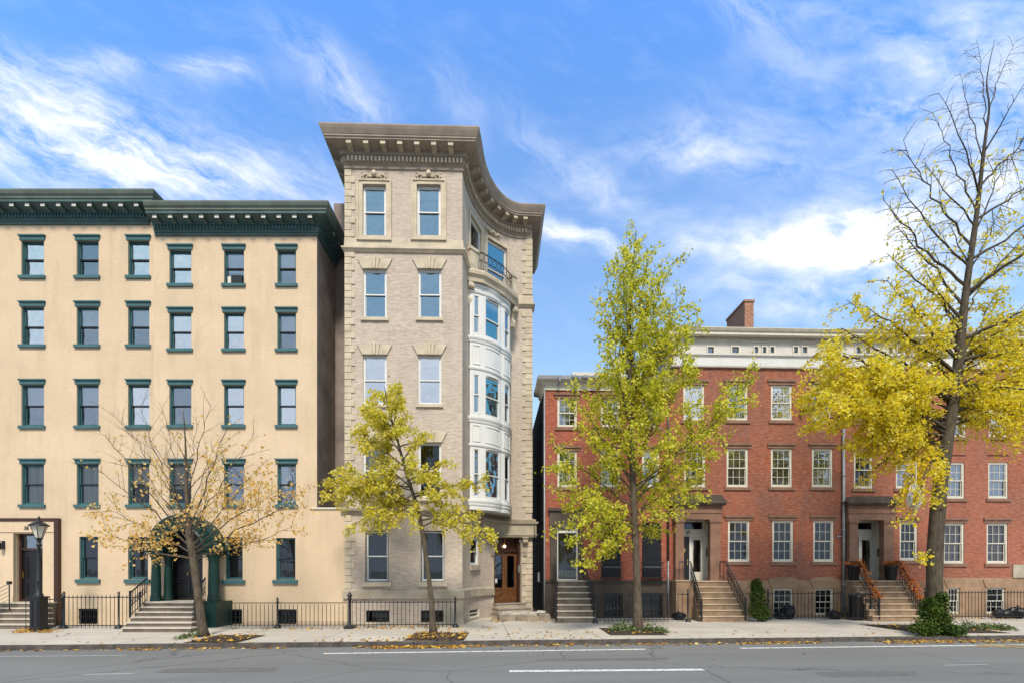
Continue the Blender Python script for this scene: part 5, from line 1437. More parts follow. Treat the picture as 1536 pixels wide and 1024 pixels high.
# pruned stubs on its trunk belong to the branches; small ginkgo
tr2 = [(650,951,.125),(647,900,.090),(641,850,.082),(634,800,.076),(627,765,.07),(618,735,.06),(607,700,.05),(595,655,.04),(583,615,.028),(577,580,.012)]
limbs2 = []
for (sy,tx,ty,r,ld,sag) in ((770,492,722,.04,1,.10),(760,508,700,.035,.9,.08),(765,522,790,.03,.9,.22),(750,556,795,.03,.8,.2),(740,590,775,.02,.8,.15),(730,540,672,.03,.7,.05),(700,536,640,.03,1.3,.05),
        (680,548,618,.025,1.5,.03),(660,556,592,.02,1.7,.0),(640,598,578,.02,1.6,0),(650,612,618,.02,1.2,.05),(670,632,660,.03,.8,.08),(690,638,650,.03,.7,.05),(720,676,690,.03,1,.03),(745,726,722,.04,1.1,.03),
        (790,715,768,.03,.8,.1),(780,742,800,.03,.9,.2),(770,700,800,.02,.4,.1),(725,660,712,.03,1,.05),(705,565,705,.02,1.1,.1),(735,520,735,.03,1.1,.12),(745,650,740,.02,.9,.1),(740,690,740,.03,1.1,.05),(715,555,730,.02,1,.1),(700,590,690,.02,.9,.1),
        (760,575,760,.02,.7,.15),(655,575,640,.02,1.5,.0),(630,565,620,.02,1.7,.0),(755,690,760,.02,.9,.1),(730,500,745,.03,1,.1),(640,545,610,.02,1.5,0),(620,598,600,.02,1.4,0),(650,620,640,.02,1.3,.03),(610,570,590,.015,1.6,0),(670,560,660,.02,1.3,.03),(690,625,690,.02,1.1,.05),(600,590,585,.015,1.5,0),(660,600,630,.02,1.3,0),(720,580,745,.02,1.1,.1),(740,620,790,.02,.8,.15),(700,645,715,.02,.9,.05)):
    limbs2.append((sy,tx,ty,rt.uniform(-1.2,1.2),r,ld,sag))
make_tree('street_tree', 'small slim ginkgo with golden green leaves before the beige stone townhouse', 17.1, tr2, limbs2, 'bark', 'leaf_ginkgo2', .078, 'street trees on the pavement',
          twig=.24, dens=72, droop=.38, sub=4.6, seed=8, spread=.5, tw_r=.005)
tr3 = [(957,946,.18),(956,890,.135),(954,830,.125),(951,760,.115),(948,680,.10),(946,600,.08),(944,520,.06),(946,450,.042),(950,390,.025),(955,345,.008)]
limbs3 = []
for (sy,tx,ty,r,ld,sag) in ((780,828,705,.05,1,.02),(790,845,765,.045,1,.08),(800,868,850,.04,.9,.22),(810,905,835,.03,.8,.2),(760,828,668,.05,.8,.0),(770,838,735,.04,1,.05),(740,850,640,.05,.55,.0),(730,848,592,.05,.9,.0),(720,880,640,.04,1,.03),
        (700,882,570,.05,1,.0),(650,895,505,.05,1,.0),(620,888,455,.04,.9,-.02),(600,884,425,.035,.7,-.02),(560,905,392,.03,1,-.02),(520,920,375,.03,1,-.02),(480,938,355,.02,1,0),(470,955,340,.015,.8,0),(520,968,380,.02,1,0),
        (560,992,372,.03,.9,-.03),(600,1012,395,.03,.6,-.03),(620,1046,398,.04,.9,-.04),(650,1055,440,.04,.9,-.03),(680,1058,478,.04,.9,-.02),(700,1052,515,.04,1,0),(710,1045,560,.04,1,0),(740,1130,566,.055,1.0,-.06),(730,1108,600,.04,.9,-.03),(750,1090,660,.04,.8,.02),(760,1070,590,.03,.3,.0),
        (770,1056,715,.04,.9,.05),(790,1062,752,.04,.9,.1),(790,1020,775,.03,.8,.12),(800,985,805,.03,.7,.2),(805,935,830,.02,.7,.2),(700,915,620,.03,1.1,0),(650,920,540,.03,1.1,0),(600,930,480,.03,1.1,0),(640,985,520,.03,1.1,0),(680,990,580,.03,1.1,0),
        (560,970,440,.02,1,0),(720,1000,650,.03,1,.0),(750,900,690,.03,1.1,.05),(770,890,760,.03,1.1,.1),(780,1000,720,.03,1,.05),(760,960,720,.02,1.1,0),(700,950,640,.02,1,0),(620,950,560,.02,1,0),(790,930,775,.02,1,.1),(690,870,600,.03,.9,0),(660,1010,470,.03,1,-.02),(790,855,820,.04,1,.18),(795,885,845,.03,.9,.2),(780,840,785,.04,1,.08),(800,1010,800,.03,.8,.15),(770,1045,735,.03,.9,.05),(785,930,800,.03,1,.12),(740,980,700,.03,1,0),(720,900,660,.03,1,0)):
    limbs3.append((sy,tx,ty,rt.uniform(-1.8,1.5),r,ld,sag))
limbs3 = [(a,(b if b > 1090 or c > 640 else 950+(b-950)*(.88 if c > 540 else .42+.46*(c-340)/200)),c,d*(1 if c > 500 else .6),r*.7,(l if c > 450 else l*.72),s_) for a,b,c,d,r,l,s_ in limbs3]
make_tree('street_tree', 'large conical yellow green ginkgo standing in a planted pit before the low brick house', 17.4, tr3, limbs3, 'bark', 'leaf_ginkgo', .078, 'street trees on the pavement',
          twig=.21, dens=54, droop=.22, sub=3.9, lsp=.055, seed=12, spread=.55, tw_r=.006)
tr4 = [(1408,946,.38),(1402,890,.315),(1403,820,.30),(1409,740,.285),(1419,670,.25),(1430,600,.22),(1438,540,.19),(1445,470,.155),(1454,400,.125),(1464,330,.10),(1472,260,.078),(1479,200,.056),(1484,160,.04),(1480,120,.025),(1492,60,.008)]
tr4 = [(a,b,r*.76) for a,b,r in tr4]
limbs4 = []
for (sy,tx,ty,r,ld,sag) in ((640,1205,575,.08,1.15,.16),(650,1225,632,.07,1.15,.2),(655,1268,670,.06,1.3,.2),(660,1300,712,.06,1.3,.22),(665,1350,742,.05,1.3,.25),(668,1362,770,.04,.9,.2),(630,1215,600,.06,1.1,.15),(600,1232,525,.07,.75,.08),(590,1262,492,.06,.6,.05),
        (640,1330,650,.05,1.4,.15),(620,1290,615,.05,1.3,.12),(650,1380,690,.04,1.2,.2),(630,1375,610,.04,1.2,.1),(560,1300,460,.06,.42,.03),(540,1330,420,.05,.36,.02),(600,1320,545,.05,.9,.05),(610,1360,560,.04,1.0,.05),(580,1395,520,.03,.8,.03),
        (500,1385,400,.04,.42,0),(480,1330,380,.05,.24,0),(460,1345,340,.05,.12,-.03),(430,1325,300,.05,.06,-.03),(400,1338,255,.04,.05,-.03),(370,1355,210,.04,.03,-.03),(340,1388,245,.03,.1,0),(320,1400,170,.03,.02,0),(290,1408,140,.03,.0,0),(240,1440,110,.02,.0,0),
        (200,1465,60,.02,.0,0),(170,1525,60,.02,.0,0),(230,1540,120,.03,.0,0),(280,1570,180,.04,.02,0),(330,1580,250,.04,.05,0),(390,1600,300,.05,.1,-.02),(440,1620,320,.07,.15,-.05),(450,1540,350,.04,.22,0),(510,1610,430,.07,.45,-.03),(540,1640,500,.07,.8,0),
        (580,1560,520,.06,.8,.05),(600,1620,580,.07,1,.1),(620,1545,610,.05,1,.15),(640,1600,650,.05,.7,.2),(610,1480,570,.04,.9,.1),(630,1470,640,.04,.8,.2),(560,1500,470,.04,.6,0),(640,1500,600,.04,.9,.15),(590,1430,560,.03,.8,.05),(520,1420,430,.03,.5,0),(480,1480,400,.03,.35,0),(400,1420,330,.03,.15,0),(410,1500,310,.03,.1,0),(650,1340,700,.04,1.1,.22),(350,1510,230,.03,.03,0),(300,1450,200,.02,.02,0),
        (645,1245,600,.06,1.2,.15),(650,1310,680,.05,1.2,.2),(600,1275,560,.05,1,.1),(615,1245,560,.05,1,.12),(570,1340,500,.04,.7,.03),(540,1390,470,.03,.6,.02),(560,1270,450,.05,.35,.02),(530,1350,440,.04,.5,0),(500,1400,420,.03,.45,0),(540,1500,430,.03,.55,0),(570,1530,480,.04,.8,.02),(600,1510,540,.04,.9,.05),(620,1450,600,.03,1.0,.08),(625,1400,640,.03,1.2,.1),(620,1500,590,.03,1,.12),(600,1540,560,.04,1,.08),(580,1580,590,.05,1,.1),(560,1530,520,.04,.9,.03),(610,1530,640,.03,.8,.2),(540,1560,460,.04,.7,0)):
    limbs4.append((sy,tx,ty,rt.uniform(-2.0,1.6),r,ld,sag))
make_tree('street_tree', 'tallest tree with thick dark trunk, drooping bright yellow foliage and a bare top', 17.0, tr4, limbs4, 'bark_dk', 'leaf_gold', .080, 'street trees on the pavement',
          twig=.24, dens=58, droop=.50, sub=4.2, lsp=.06, seed=21, spread=.5, tw_r=.006, extra=[(1401,752,-.3,.10,60),(1384,836,-.6,.13,90)], up=.25)

# ================================================================== TREE PITS, SHRUBS, GROUND COVER
def pit(name, label, px0, px1, py0, py1, mat, n=500, lm='leaf_fallen', ls=.05):
    a = gpt(px0, py1); b_ = gpt(px1, py0); x0, x1 = a[0], gpt(px1,py1)[0]; 
    m_ = MB(); N = 14; y0 = max(kerb_y((x0+x1)/2)+.22, gpt(0,py1)[1]); y1 = gpt(0,py0)[1]
    hs = {}
    for i in range(N+1):
        for j in range(6):
            e = min(i, N-i, j*2, (5-j)*2); hs[i,j] = .006+(.035+.03*R.random())*min(1, e/2)
    for i in range(N):
        for j in range(5):
            q = [(x0+(x1-x0)*(i+a_)/N, y0+(y1-y0)*(j+b2)/5, hs[i+a_,j+b2]) for a_, b2 in ((0,0),(1,0),(1,1),(0,1))]
            m_.face(q, mat)
    o = m_.build(name); o['kind'] = 'structure'
    pts = [(R.uniform(x0,x1), R.uniform(y0,y1), .06) for _ in range(n)]
    return pts
fall = []
fall += pit('tree_pit', '', 262, 345, 952, 966, 'soil', 120)
fall += pit('tree_pit', '', 602, 694, 948, 962, 'mulch', 260)
fall += pit('tree_pit', '', 915, 1002, 941, 952, 'soil', 80)
fall += pit('tree_pit', '', 1375, 1518, 936, 949, 'soil', 200)
# low plants in the pits
def cover(label, spots, n, size=.07, mat='leaf_ground', name='ground_cover'):
    pts = []
    for (px, py, rx, rz) in spots:
        X, Y = gpt(px, py); pts.append(blob_pts((X, Y, .02), (rx, .45, rz), n, .2, 1))
    o = leaf_cloud(name, np.concatenate(pts), size, mat, aspect=.55); tag(o, label, 'plants', kind='stuff')
cover('low green ground cover round the large ginkgo', [(935,946,.42,.42),(950,948,.5,.3),(975,947,.5,.30),(990,948,.35,.2),(925,947,.35,.3)], 420)
cover('low green ground cover beside the thick dark trunk', [(1440,944,.6,.36),(1465,944,.5,.3),(1490,943,.45,.26),(1505,944,.3,.2),(1420,946,.4,.25)], 420)
cover('sparse weeds under the nearly bare tree', [(290,955,.3,.2),(275,957,.2,.15)], 110)
cover('weedy planting at the foot of the street lamp', [(52,946,.5,.14),(70,948,.4,.1),(35,948,.3,.1)], 220, .05, 'leaf_fallen')
def shrub(label, blobs, n, size, name='shrub', mat='leaf_green'):
    X, Y = blobs[0][0], blobs[0][1]; t = thing(name, label, 'shrub', (X,Y,0))
    pts = [blob_pts((b_[0]-X, b_[1]-Y, b_[2]), b_[3], n, .55) for b_ in blobs]
    allp = np.concatenate(pts); allp[:,2] = np.abs(allp[:,2])
    st = MB()
    for k in range(9): a = k*.7; st.tube([(0,0,-.01),(.08*math.cos(a),.08*math.sin(a),.3),(.25*math.cos(a),.2*math.sin(a),blobs[0][2]*1.1)], [.02,.014,.006], 5, 'bark')
    st.build('stem', t); leaf_cloud('foliage', allp, size, mat, t, aspect=.7)
X = (1399-CX)/F_*16.5
shrub('dense glossy ivy bush wrapped round the foot of the thick dark trunk', [(X-.05,16.5,.45,(.52,.4,.5)),(X+.22,16.55,.95,(.30,.3,.40)),(X-.35,16.4,.22,(.45,.35,.3)),(X+.36,16.5,.45,(.26,.3,.5)),(X-.08,16.45,.85,(.34,.34,.38)),(X-.2,16.4,1.1,(.16,.2,.18)),(X+.3,16.5,1.25,(.14,.2,.2)),(X+.62,16.4,.15,(.35,.3,.2))], 620, .075)
X = (1138-CX)/F_*21.2
shrub('narrow dark green evergreen shrub beside the brownstone stoop', [(X,21.2,.6,(.45,.35,.6)),(X-.05,21.2,1.15,(.36,.3,.45)),(X-.1,21.2,1.55,(.24,.22,.3)),(X+.1,21.2,.4,(.45,.35,.4))], 900, .07)
X = (818-CX)/F_*22
shrub('small straggling weed by the black iron gate', [(X,22.0,.22,(.22,.15,.22))], 160, .07, 'weed')
# fallen leaves
def scatter(px0, px1, off0, off1, n, dens=1):
    for _ in range(n):
        px = R.uniform(px0, px1); X = (px-CX)/F_*15.5; v = off0+(off1-off0)*R.random()**1.6; u_, _v = klocal(X, kerb_y(X)); x, y = kworld(u_, v)
        fall.append((x, y, (RZ+.012) if v < -.01 else .012+(.004 if v < .17 else 0)))
scatter(570,700,-.05,-.5,380); scatter(540,860,-.03,-.35,260); scatter(230,450,-.03,-.3,110); scatter(860,1250,-.03,-.4,200); scatter(1330,1700,-.03,-.6,560); scatter(1110,1230,-.03,-.3,90)
scatter(0,240,-.03,-.25,60); scatter(300,1500,-.5,-3.0,20); scatter(0,1536,.2,3.0,150); scatter(480,640,.2,1.0,60)
for (px0,px1,py0,py1,n) in ((530,680,938,943,170),(735,760,926,932,70),(790,822,922,932,120),(893,1000,930,936,50),(330,520,941,944,50),(1260,1300,926,930,40),(1395,1530,926,930,110),(670,735,938,946,40),(760,900,946,958,60),(1100,1130,930,932,25)):
    for _ in range(n):
        x, y = gpt(R.uniform(px0,px1), R.uniform(py0,py1)); fall.append((x, y, .014))
o = leaf_cloud('fallen_leaves', fall, .085, 'leaf_fallen', flat=1.6); tag(o, 'orange brown fallen leaves scattered along the kerb', 'leaves', kind='stuff')

# ================================================================== FENCES, GATE, LAMP
def pd(px, D): return ((px-CX)/F_*D, D)
FG = 'iron railings before the houses'
fence('short iron railing between the brown framed doorway and the street lamp', pd(37,18.0), pd(94,18.6), 1.18, (1,), .15, group=FG)
fence('iron railing before the cream building, left of the arched entrance steps', pd(96,18.6), pd(210,18.6), 1.25, (0,.72,1), .15, scroll=False, group=FG)
fence('long low iron railing right of the arched entrance before the cream wall', pd(333,18.72), pd(522,18.78), 1.02, (.44,), .155, spear=False, scroll=True, group=FG)
fence('iron railing before the beige stone townhouse', pd(527,18.8), pd(683,19.0), 1.04, (1,), .155, group=FG)
fence('iron railing before the black shuttered windows', pd(893,20.6), pd(1003,21.0), 1.22, (0,), .17, group=FG)
fence('short iron railing left of the brownstone stoop', pd(1016,21.2), pd(1032,21.2), 1.25, (1,), .17, group=FG)
fence('iron railing before the weathered red brick house, right of its evergreen shrub', pd(1152,22.0), pd(1262,22.1), 1.25, (0,), .16, scroll=True, group=FG)
fence('short iron railing by the drainpipe left of the garlanded stoop', pd(1272,21.6), pd(1306,21.6), 1.22, (1,), .17, group=FG)
fence('iron railing at the far right beyond the thick trunk', pd(1388,22.3), pd(1600,22.5), 1.28, (0,1), .15, group=FG)
t = thing('railing_post', 'tall black iron post with ball finial between cream and stone buildings', 'post', (*pd(524.5,18.6),0))
post_mesh(1.32, .055, True).build('post_shaft', t, True)
b_ = MB(); b_.box(-.17,.17,-.17,.17,0,.10,'iron'); b_.build('post_base', t)
# iron gate over the alley
X0, X1 = (801-CX)/F_*24.0, (816.5-CX)/F_*22.9
t = thing('alley_gate', 'tall narrow black iron gate closing the alley beside the stone townhouse', 'gate', (X0,23.75,0), math.atan2(-.5,X1-X0))
m_ = MB(); L = math.hypot(X1-X0,.5); Hg = 4.3
for k in range(5): m_.tube([(.04+(L-.08)*k/4,0,.08),(.04+(L-.08)*k/4,0,Hg)], .018, 5, 'iron', False)
m_.build('bars', t); m_ = MB()
for z in (.1, 1.6, 3.4): m_.box(0,L,-.02,.02,z,z+.05,'iron')
m_.build('gate_frame', t); m_ = MB(); m_.box(L*.45,L*.6,-.05,-.01,1.65,2.1,'zinc'); m_.build('lock', t)
# street lamp
LX, LD = (58.5-CX)/F_*17.7, 17.7
t = thing('street_lamp', 'old style black iron street lamp with a lantern head beside the left doorway', 'street lamp', (LX,LD,0))
m_ = MB(); m_.box(-.17,.17,-.17,.17,0,1.18,'iron'); m_.box(-.2,.2,-.2,.2,1.18,1.24,'iron'); m_.box(-.2,.2,-.2,.2,-.01,.12,'iron')
for a in (-.1,.1): m_.box(a-.03,a+.03,-.185,-.17,.2,1.1,'black')
m_.build('pedestal', t)
m_ = MB(); m_.lathe((0,0,1.24), [(.13,0),(.12,.08),(.08,.14),(.075,.5),(.09,.54),(.065,.6),(.052,1.5),(.048,1.75),(.085,1.8),(.085,1.84),(.05,1.88),(.06,1.98),(.10,2.04),(.05,2.08)], 14, 'iron'); m_.build('pole', t, True)
zl_ = EYE+(CY-806)/F_*17.7
ln = MB()
tp, bt, hh = .235, .10, .42
for k in range(6):
    a = PI/3*k; ln.tube([(bt*math.cos(a),bt*math.sin(a),zl_),(tp*math.cos(a),tp*math.sin(a),zl_+hh)], .012, 5, 'iron')
ln.lathe((0,0,zl_-.06), [(.05,0),(.11,.03),(.11,.06),(.02,.065)], 12, 'iron')
ln.lathe((0,0,zl_+hh), [(.26,-.01),(.30,.0),(.29,.03),(.20,.10),(.11,.15),(.10,.19),(.04,.22),(.035,.26),(.05,.28),(.02,.33),(.004,.36)], 16, 'black')
lo = ln.build('lantern', t)
gl = MB()
for k in range(6):
    a, c = PI/3*k, PI/3*(k+1); gl.face([(bt*math.cos(a),bt*math.sin(a),zl_),(bt*math.cos(c),bt*math.sin(c),zl_),(tp*math.cos(c),tp*math.sin(c),zl_+hh),(tp*math.cos(a),tp*math.sin(a),zl_+hh)], 'frosted')
gl.build('lantern_glass', lo)

# ================================================================== SMALL THINGS
def bag(label, px, D, w, h, seed, z=0):
    rr = random.Random(seed); m_ = MB(); n, mm = 16, 10; V = []
    for j in range(mm+1):
        v = j/mm; ang = v*PI
        for k in range(n):
            a = 2*PI*k/n; r = math.sin(ang)**.75*(1+.13*math.sin(3*a+seed)+.09*math.sin(7*a+2*seed+v*4)+rr.uniform(-.06,.06))
            V.append((w/2*r*math.cos(a), w*.4*r*math.sin(a), max(0, h*.5*(1-math.cos(ang)))*(1+rr.uniform(-.03,.05))))
    m_.v = V; mi = m_.mi('plastic_bag')
    for j in range(mm):
        for k in range(n):
            k2 = (k+1)%n; m_.f.append((j*n+k,j*n+k2,(j+1)*n+k2,(j+1)*n+k)); m_.uv.append([(0,0)]*4); m_.m.append(mi)
    t = thing('trash_bag', label, 'trash bag', (*pd(px,D),z), rr.uniform(0,3), 'black trash bags behind the railings')
    m_.build('sack', t); k_ = MB(); k_.tube([(0,0,h*.93),(.02,.01,h*1.02),(.06,.02,h*1.16)], [.03,.02,.05], 7, 'plastic_bag'); k_.build('knot', t)
bag('black trash bag at the drainpipe left of the brownstone stoop', 1019, 22.0, .62, .33, 1)
bag('tall full black trash bag under the left basement window of the weathered red house', 1183, 22.5, .70, .62, 2)
bag('slumped black trash bag beside the tall full one', 1171, 22.45, .5, .32, 3)
bag('black trash bag left of the grey drainpipe', 1251, 22.5, .75, .36, 4)
bag('black trash bag right of the grey drainpipe', 1284, 22.3, .75, .40, 5)
bag('black trash bag behind the far right railing, nearest the barred basement window', 1502, 22.8, .7, .40, 6)
bag('rightmost black trash bag behind the far right railing', 1526, 22.8, .85, .50, 7)
t = thing('trash_bin', 'dark lidded trash bin standing by the garlanded stoop', 'trash bin', (*pd(1284,21.9),0))
m_ = MB(); m_.lathe((0,0,0), [(.23,0),(.25,.05),(.28,1.0),(.30,1.02)], 14, 'black'); m_.build('bin_body', t, True); m_ = MB(); m_.lathe((0,0,1.02), [(.31,0),(.31,.05),(.2,.11),(.05,.13)], 14, 'black'); m_.build('lid', t, True)
# pots on the garlanded landing
for (px, lab) in ((1337,'tall black planter at the top right of the garlanded steps'),(1281,'black planter at the top left of the garlanded steps')):
    yy = -.50; u_ = frC.u(px, .5)
    wxp = frC.ox+u_*frC.c-yy*frC.s; wyp = frC.oy+u_*frC.s+yy*frC.c
    t = thing('planter', lab, 'planter', (wxp,wyp,zlC), 0, 'black planters on the stoop')
    m_ = MB(); m_.lathe((0,0,0), [(.19,0),(.20,.03),(.26,.60),(.29,.62),(.29,.68),(.25,.68),(.24,.64)], 16, 'black'); m_.build('pot', t, True)
    leaf_cloud('foliage', np.concatenate([blob_pts((0,0,.78),(.42,.25,.16),240,.1), blob_pts((.2 if px > 1300 else -.2,-.05,.78),(.5,.15,.10),120,.1)]), .07, 'leaf_garland', t, aspect=.5)
for (rl, fl, lab) in ((railL, 1275, 'orange leaf garland wound along the left stair rail'),(railR, 1343, 'orange leaf garland wound along the right stair rail')):
    a = Vector(rl[0])+Vector((0,0,.87)); b_ = Vector(rl[1])+Vector((0,0,.90)); pts = []
    for k in range(620):
        f = R.random(); p = a.lerp(b_, f); r = .075*(1+.4*math.sin(f*30)); pts.append((p.x+R.gauss(0,r), p.y+R.gauss(0,r), p.z+R.gauss(0,r)-.02))
    o = thing('leaf_garland', lab, 'garland', (frC.ox,frC.oy,0), frC.th, 'orange garlands on the stair rails')
    leaf_cloud('leaves', pts, .075, 'leaf_garland', o, aspect=.6)
    m_ = MB(); m_.tube([a.lerp(b_, j/30)+Vector((.04*math.sin(j*1.7),.04*math.cos(j*1.7),.01)) for j in range(31)], .012, 5, 'bark'); m_.build('vine', o)
# tangle of white cord in the tallest tree
m_ = MB(); rr = random.Random(4); c0 = P3(1372,742,16.2)
for k in range(7):
    pts = []; ph = rr.uniform(0,6); w_ = rr.uniform(.1,.26); h_ = rr.uniform(.3,.6)
    for j in range(13):
        a = 2*PI*j/12+ph; pts.append((w_*math.cos(a)+rr.uniform(-.03,.03), .08*math.sin(a*2+k), -.1+h_*math.sin(a)*.8+rr.uniform(-.04,.04)))
    m_.tube(pts, .012, 5, 'paper')
m_.tube([(0,0,.1),(.05,0,.6),(.12,.1,1.1)], .012, 5, 'paper'); m_.tube([(.1,0,.2),(.4,.1,.28),(.8,.6,.55)], .009, 5, 'paper')
o = m_.build('cord', None, loc=tuple(c0)); tag(o, 'tangle of white cord hanging from the tallest tree left of its trunk', 'cord')
# stone slabs before the townhouse door
t = thing('stone_slabs', 'heap of broken pale stone slabs before the wooden double door', 'stone slabs', (*pd(780,21.9),0), .06)
rr = random.Random(9)
for (x, y, w_, d_, h_, rz_) in ((-.55,-.1,.85,.5,.28,.12),(.28,-.2,1.0,.42,.26,.02),(1.05,-.12,.55,.45,.27,-.05)):
    m_ = MB(); m_.prism([(-w_/2,0),(w_/2,0),(w_/2-.02,h_-.05),(w_/2-.06,h_-.01),(-w_/2+.05,h_),(-w_/2+.01,h_-.06)], -d_/2, d_/2, 'slab')
    m_.box(-w_/2+.06, w_/2-.07, -d_/2+.01, d_/2-.01, h_-.02, h_+.012, 'slab_top'); m_.build('slab', t, loc=(x,y,0), rz=rz_)
for (x, y, w_, d_, h_, rz_, z) in ((-.5,.1,.5,.3,.06,.5,.30),(-.1,.05,.6,.34,.05,-.2,.28),(.55,.02,.5,.32,.07,.3,.28),(.95,.05,.42,.3,.10,-.4,.30),(.3,.2,.4,.3,.08,.8,.28)):
    m_ = MB(); m_.prism([(-w_/2,0),(w_/2,.02),(w_/2-.03,h_),(-w_/2+.06,h_+.02)], -d_/2, d_/2, 'slab_top'); m_.build('slab', t, loc=(x,y,z), rz=rz_)
# distant rooflines seen between the buildings
# ================================================================== CAMERA, SKY, SUN
cam = bpy.data.cameras.new('camera'); co = bpy.data.objects.new('camera', cam); COL.objects.link(co)
co.location = (0,0,EYE); co.rotation_euler = (PI/2,0,0)
cam.sensor_width = 36; cam.sensor_fit = 'HORIZONTAL'; cam.lens = F_/1536*36
cam.shift_y = (CY-512)/1536; cam.clip_end = 3000; cam.clip_start = .05
scene.camera = co
scene.view_settings.view_transform = 'Standard'; scene.view_settings.look = 'None'; scene.view_settings.exposure = 0; scene.view_settings.gamma = 1
SUN_EL = math.radians(50); SDX, SDY = .06, -1.0
sun = bpy.data.lights.new('sun', 'SUN'); sun.energy = 4.0; sun.angle = math.radians(11); sun.color = (1,.90,.76)
so = bpy.data.objects.new('sun', sun); COL.objects.link(so)
d = Vector((SDX*math.cos(SUN_EL), SDY*math.cos(SUN_EL), math.sin(SUN_EL))); so.rotation_euler = d.to_track_quat('Z','Y').to_euler()
so.location = (-20,-30,40)
w = bpy.data.worlds.new('World'); scene.world = w; w.use_nodes = True
nt = w.node_tree; nt.nodes.clear()
out = nt.nodes.new('ShaderNodeOutputWorld'); bg = nt.nodes.new('ShaderNodeBackground'); nt.links.new(bg.outputs[0], out.inputs[0])
sky = nt.nodes.new('ShaderNodeTexSky'); sky.sky_type = 'NISHITA'; sky.sun_disc = False
sky.sun_elevation = SUN_EL; sky.sun_rotation = math.atan2(SDX, SDY); sky.air_density = 1.0; sky.dust_density = .2; sky.ozone_density = 2.0
class E:
    """tiny node-expression helper"""
    def __init__(s, o): s.o = o
    @staticmethod
    def op(name, a, b=None, c=None):
        n = nt.nodes.new('ShaderNodeMath'); n.operation = name
        for i, v in enumerate((a, b, c)):
            if v is None: continue
            if isinstance(v, E): nt.links.new(v.o, n.inputs[i])
            else: n.inputs[i].default_value = v
        return E(n.outputs[0])
    def __add__(s, o): return E.op('ADD', s, o)
    def __sub__(s, o): return E.op('SUBTRACT', s, o)
    def __mul__(s, o): return E.op('MULTIPLY', s, o)
    __radd__ = __add__; __rmul__ = __mul__
tc = nt.nodes.new('ShaderNodeTexCoord'); sp = nt.nodes.new('ShaderNodeSeparateXYZ'); nt.links.new(tc.outputs['Generated'], sp.inputs[0])
X, Y, Zc = E(sp.outputs[0]), E(sp.outputs[1]), E(sp.outputs[2])
den = E.op('MAXIMUM', E.op('ABSOLUTE', Y), .12)
U0 = E.op('DIVIDE', X, den); V0 = E.op('DIVIDE', Zc, den)
def comb(a, b, c=0.0):
    n = nt.nodes.new('ShaderNodeCombineXYZ')
    for i, v in enumerate((a,b,c)):
        if isinstance(v, E): nt.links.new(v.o, n.inputs[i])
        else: n.inputs[i].default_value = v
    return n.outputs[0]
def nz(vec, sc, det=5, rough=.55, dist=0.0): return E(noise(nt, vec, sc, det, rough, dist))
base = comb(U0, V0)
wx = (nz(base, 2.2, 3)-.5); wy = (nz(mapping(nt, base, loc=(5.2,1.3,0)), 2.2, 3)-.5)
fx = (nz(base, 9, 4)-.5); fy = (nz(mapping(nt, base, loc=(2.2,7.3,0)), 9, 4)-.5)
U = U0+wx*.16+fx*.05; V = V0+wy*.12+fy*.05
def rotvec(angle, sx, sy):
    c, s_ = math.cos(angle), math.sin(angle)
    return comb((U*c+V*s_)*sx, (V*c-U*s_)*sy)
streakA = nz(rotvec(math.radians(-28), 2.0, 7), 2.6, 9, .68)
streakB = nz(rotvec(math.radians(-52), 2.0, 6), 2.8, 9, .68)
puff = nz(comb(U, V*1.9), 6.5, 9, .62)
acc = None
clouds = [ # px, py, sx, sy, angle(deg, image down to the right positive), amp, kind
 (110,190,210,55,24,.85,'A'),(230,255,130,35,20,.7,'A'),(30,240,90,40,20,.5,'A'),(40,110,70,25,10,.4,'A'),
 (500,120,85,26,48,.62,'B'),(330,108,60,18,10,.5,'A'),(160,88,80,14,6,.35,'A'),(680,150,70,24,60,.25,'B'),(420,270,130,40,20,.33,'A'),(500,285,60,30,0,.3,'P'),
 (850,240,90,20,40,.45,'B'),(862,342,75,14,27,.95,'A'),(1060,238,110,26,6,.62,'P'),(900,285,60,20,10,.35,'P'),(1130,190,100,30,-10,.22,'P'),(1040,210,60,50,-35,.22,'B'),
 (1235,350,120,27,-4,1.5,'P'),(1222,390,105,20,3,1.25,'P'),(1290,372,70,30,0,.8,'P'),(1330,165,42,14,0,.7,'P'),(1130,30,80,26,25,.42,'B'),(1250,30,90,20,10,.3,'P'),
 (1440,60,120,60,-20,.4,'P'),(1440,290,150,110,-20,.62,'P'),(1520,200,120,120,0,.45,'P'),(1185,462,70,18,-3,.62,'P'),(1090,435,110,16,0,.42,'P'),(1360,440,160,50,0,.42,'P'),(1020,372,90,16,0,.35,'P'),(1200,110,70,30,0,.25,'P'),
 (1000,330,60,18,0,.2,'P')]
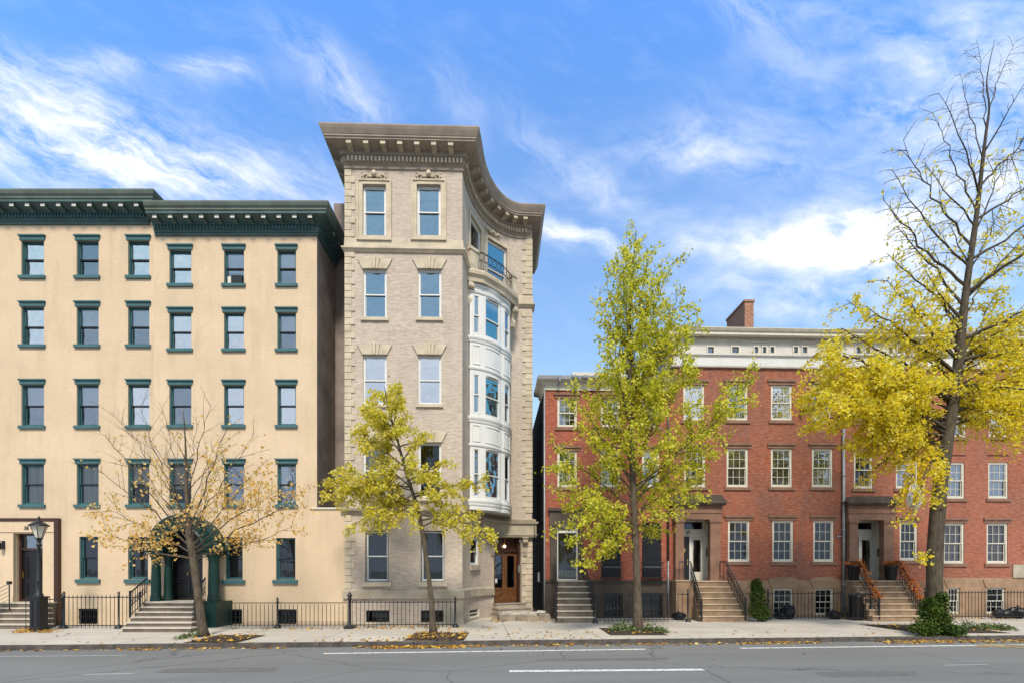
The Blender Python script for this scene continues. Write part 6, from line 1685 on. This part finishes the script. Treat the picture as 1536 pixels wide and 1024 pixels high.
for (px,py,sx,sy,an,amp,kind) in clouds:
    u0, v0 = (px-CX)/F_, (CY-py)/F_; c, s_ = math.cos(math.radians(-an)), math.sin(math.radians(-an))
    du, dv = U-u0, V-v0
    a = (du*c+dv*s_)*(F_/sx); b_ = (dv*c-du*s_)*(F_/sy)
    g_ = E.op('EXPONENT', (a*a+b_*b_)*-.62)*amp
    tex = {'A':streakA,'B':streakB,'P':puff}[kind]
    term = g_*E.op('MAXIMUM', (tex-(.36 if amp < 1.2 else .20))*(3.3 if amp < 1.2 else 2.3), 0.0)
    acc = term if acc is None else acc+term
gen = E.op('MAXIMUM', (streakA*.6+puff*.4-.50)*1.4, 0.0)
acc = acc+gen*.30
back = E.op('MINIMUM', E.op('MAXIMUM', Y*-2.0, 0.0), 1.0)
acc = acc+back*E.op('MAXIMUM', (puff-.28)*1.3, 0.0)  # unseen clouds added behind the camera for neutral fill and pale reflections
cl = E.op('MINIMUM', acc, 1.0); cl = E.op('SMOOTH_MIN', cl, .95, .2)
front = E.op('MULTIPLY', cl, 1.0)
# deep clear blue, paler toward the horizon (sky texture graded to the photograph's saturation)
grad = nt.nodes.new('ShaderNodeValToRGB'); nt.links.new(E.op('MULTIPLY', V0, .85).o, grad.inputs[0])
e = grad.color_ramp.elements
e[0].position = 0; e[0].color = (2.3,1.8,1.35,1); e[1].position = 1; e[1].color = (1.50,2.40,3.30,1)
m1 = e.new(.45); m1.color = (1.98,2.15,2.16,1)
skc = mixc(nt, 1.0, sky.outputs[0], grad.outputs[0], 'MULTIPLY')
vm = nt.nodes.new('ShaderNodeVectorMath'); vm.operation = 'MINIMUM'; nt.links.new(skc, vm.inputs[0]); vm.inputs[1].default_value = (5.2,6.2,7.8); skc = vm.outputs[0]
cc = mixc(nt, front.o, skc, (8.6,8.9,9.3))
cc_node = cc
nt.links.new(cc, bg.inputs[0]); bg.inputs[1].default_value = .13
w.cycles.sampling_method = 'MANUAL'; w.cycles.sample_map_resolution = 512
cy = scene.cycles; cy.max_bounces = 5; cy.diffuse_bounces = 2; cy.glossy_bounces = 2; cy.transmission_bounces = 2; cy.transparent_max_bounces = 6
cy.use_adaptive_sampling = True; cy.adaptive_threshold = .02; cy.caustics_reflective = False; cy.caustics_refractive = False
print('objects', len(bpy.data.objects))
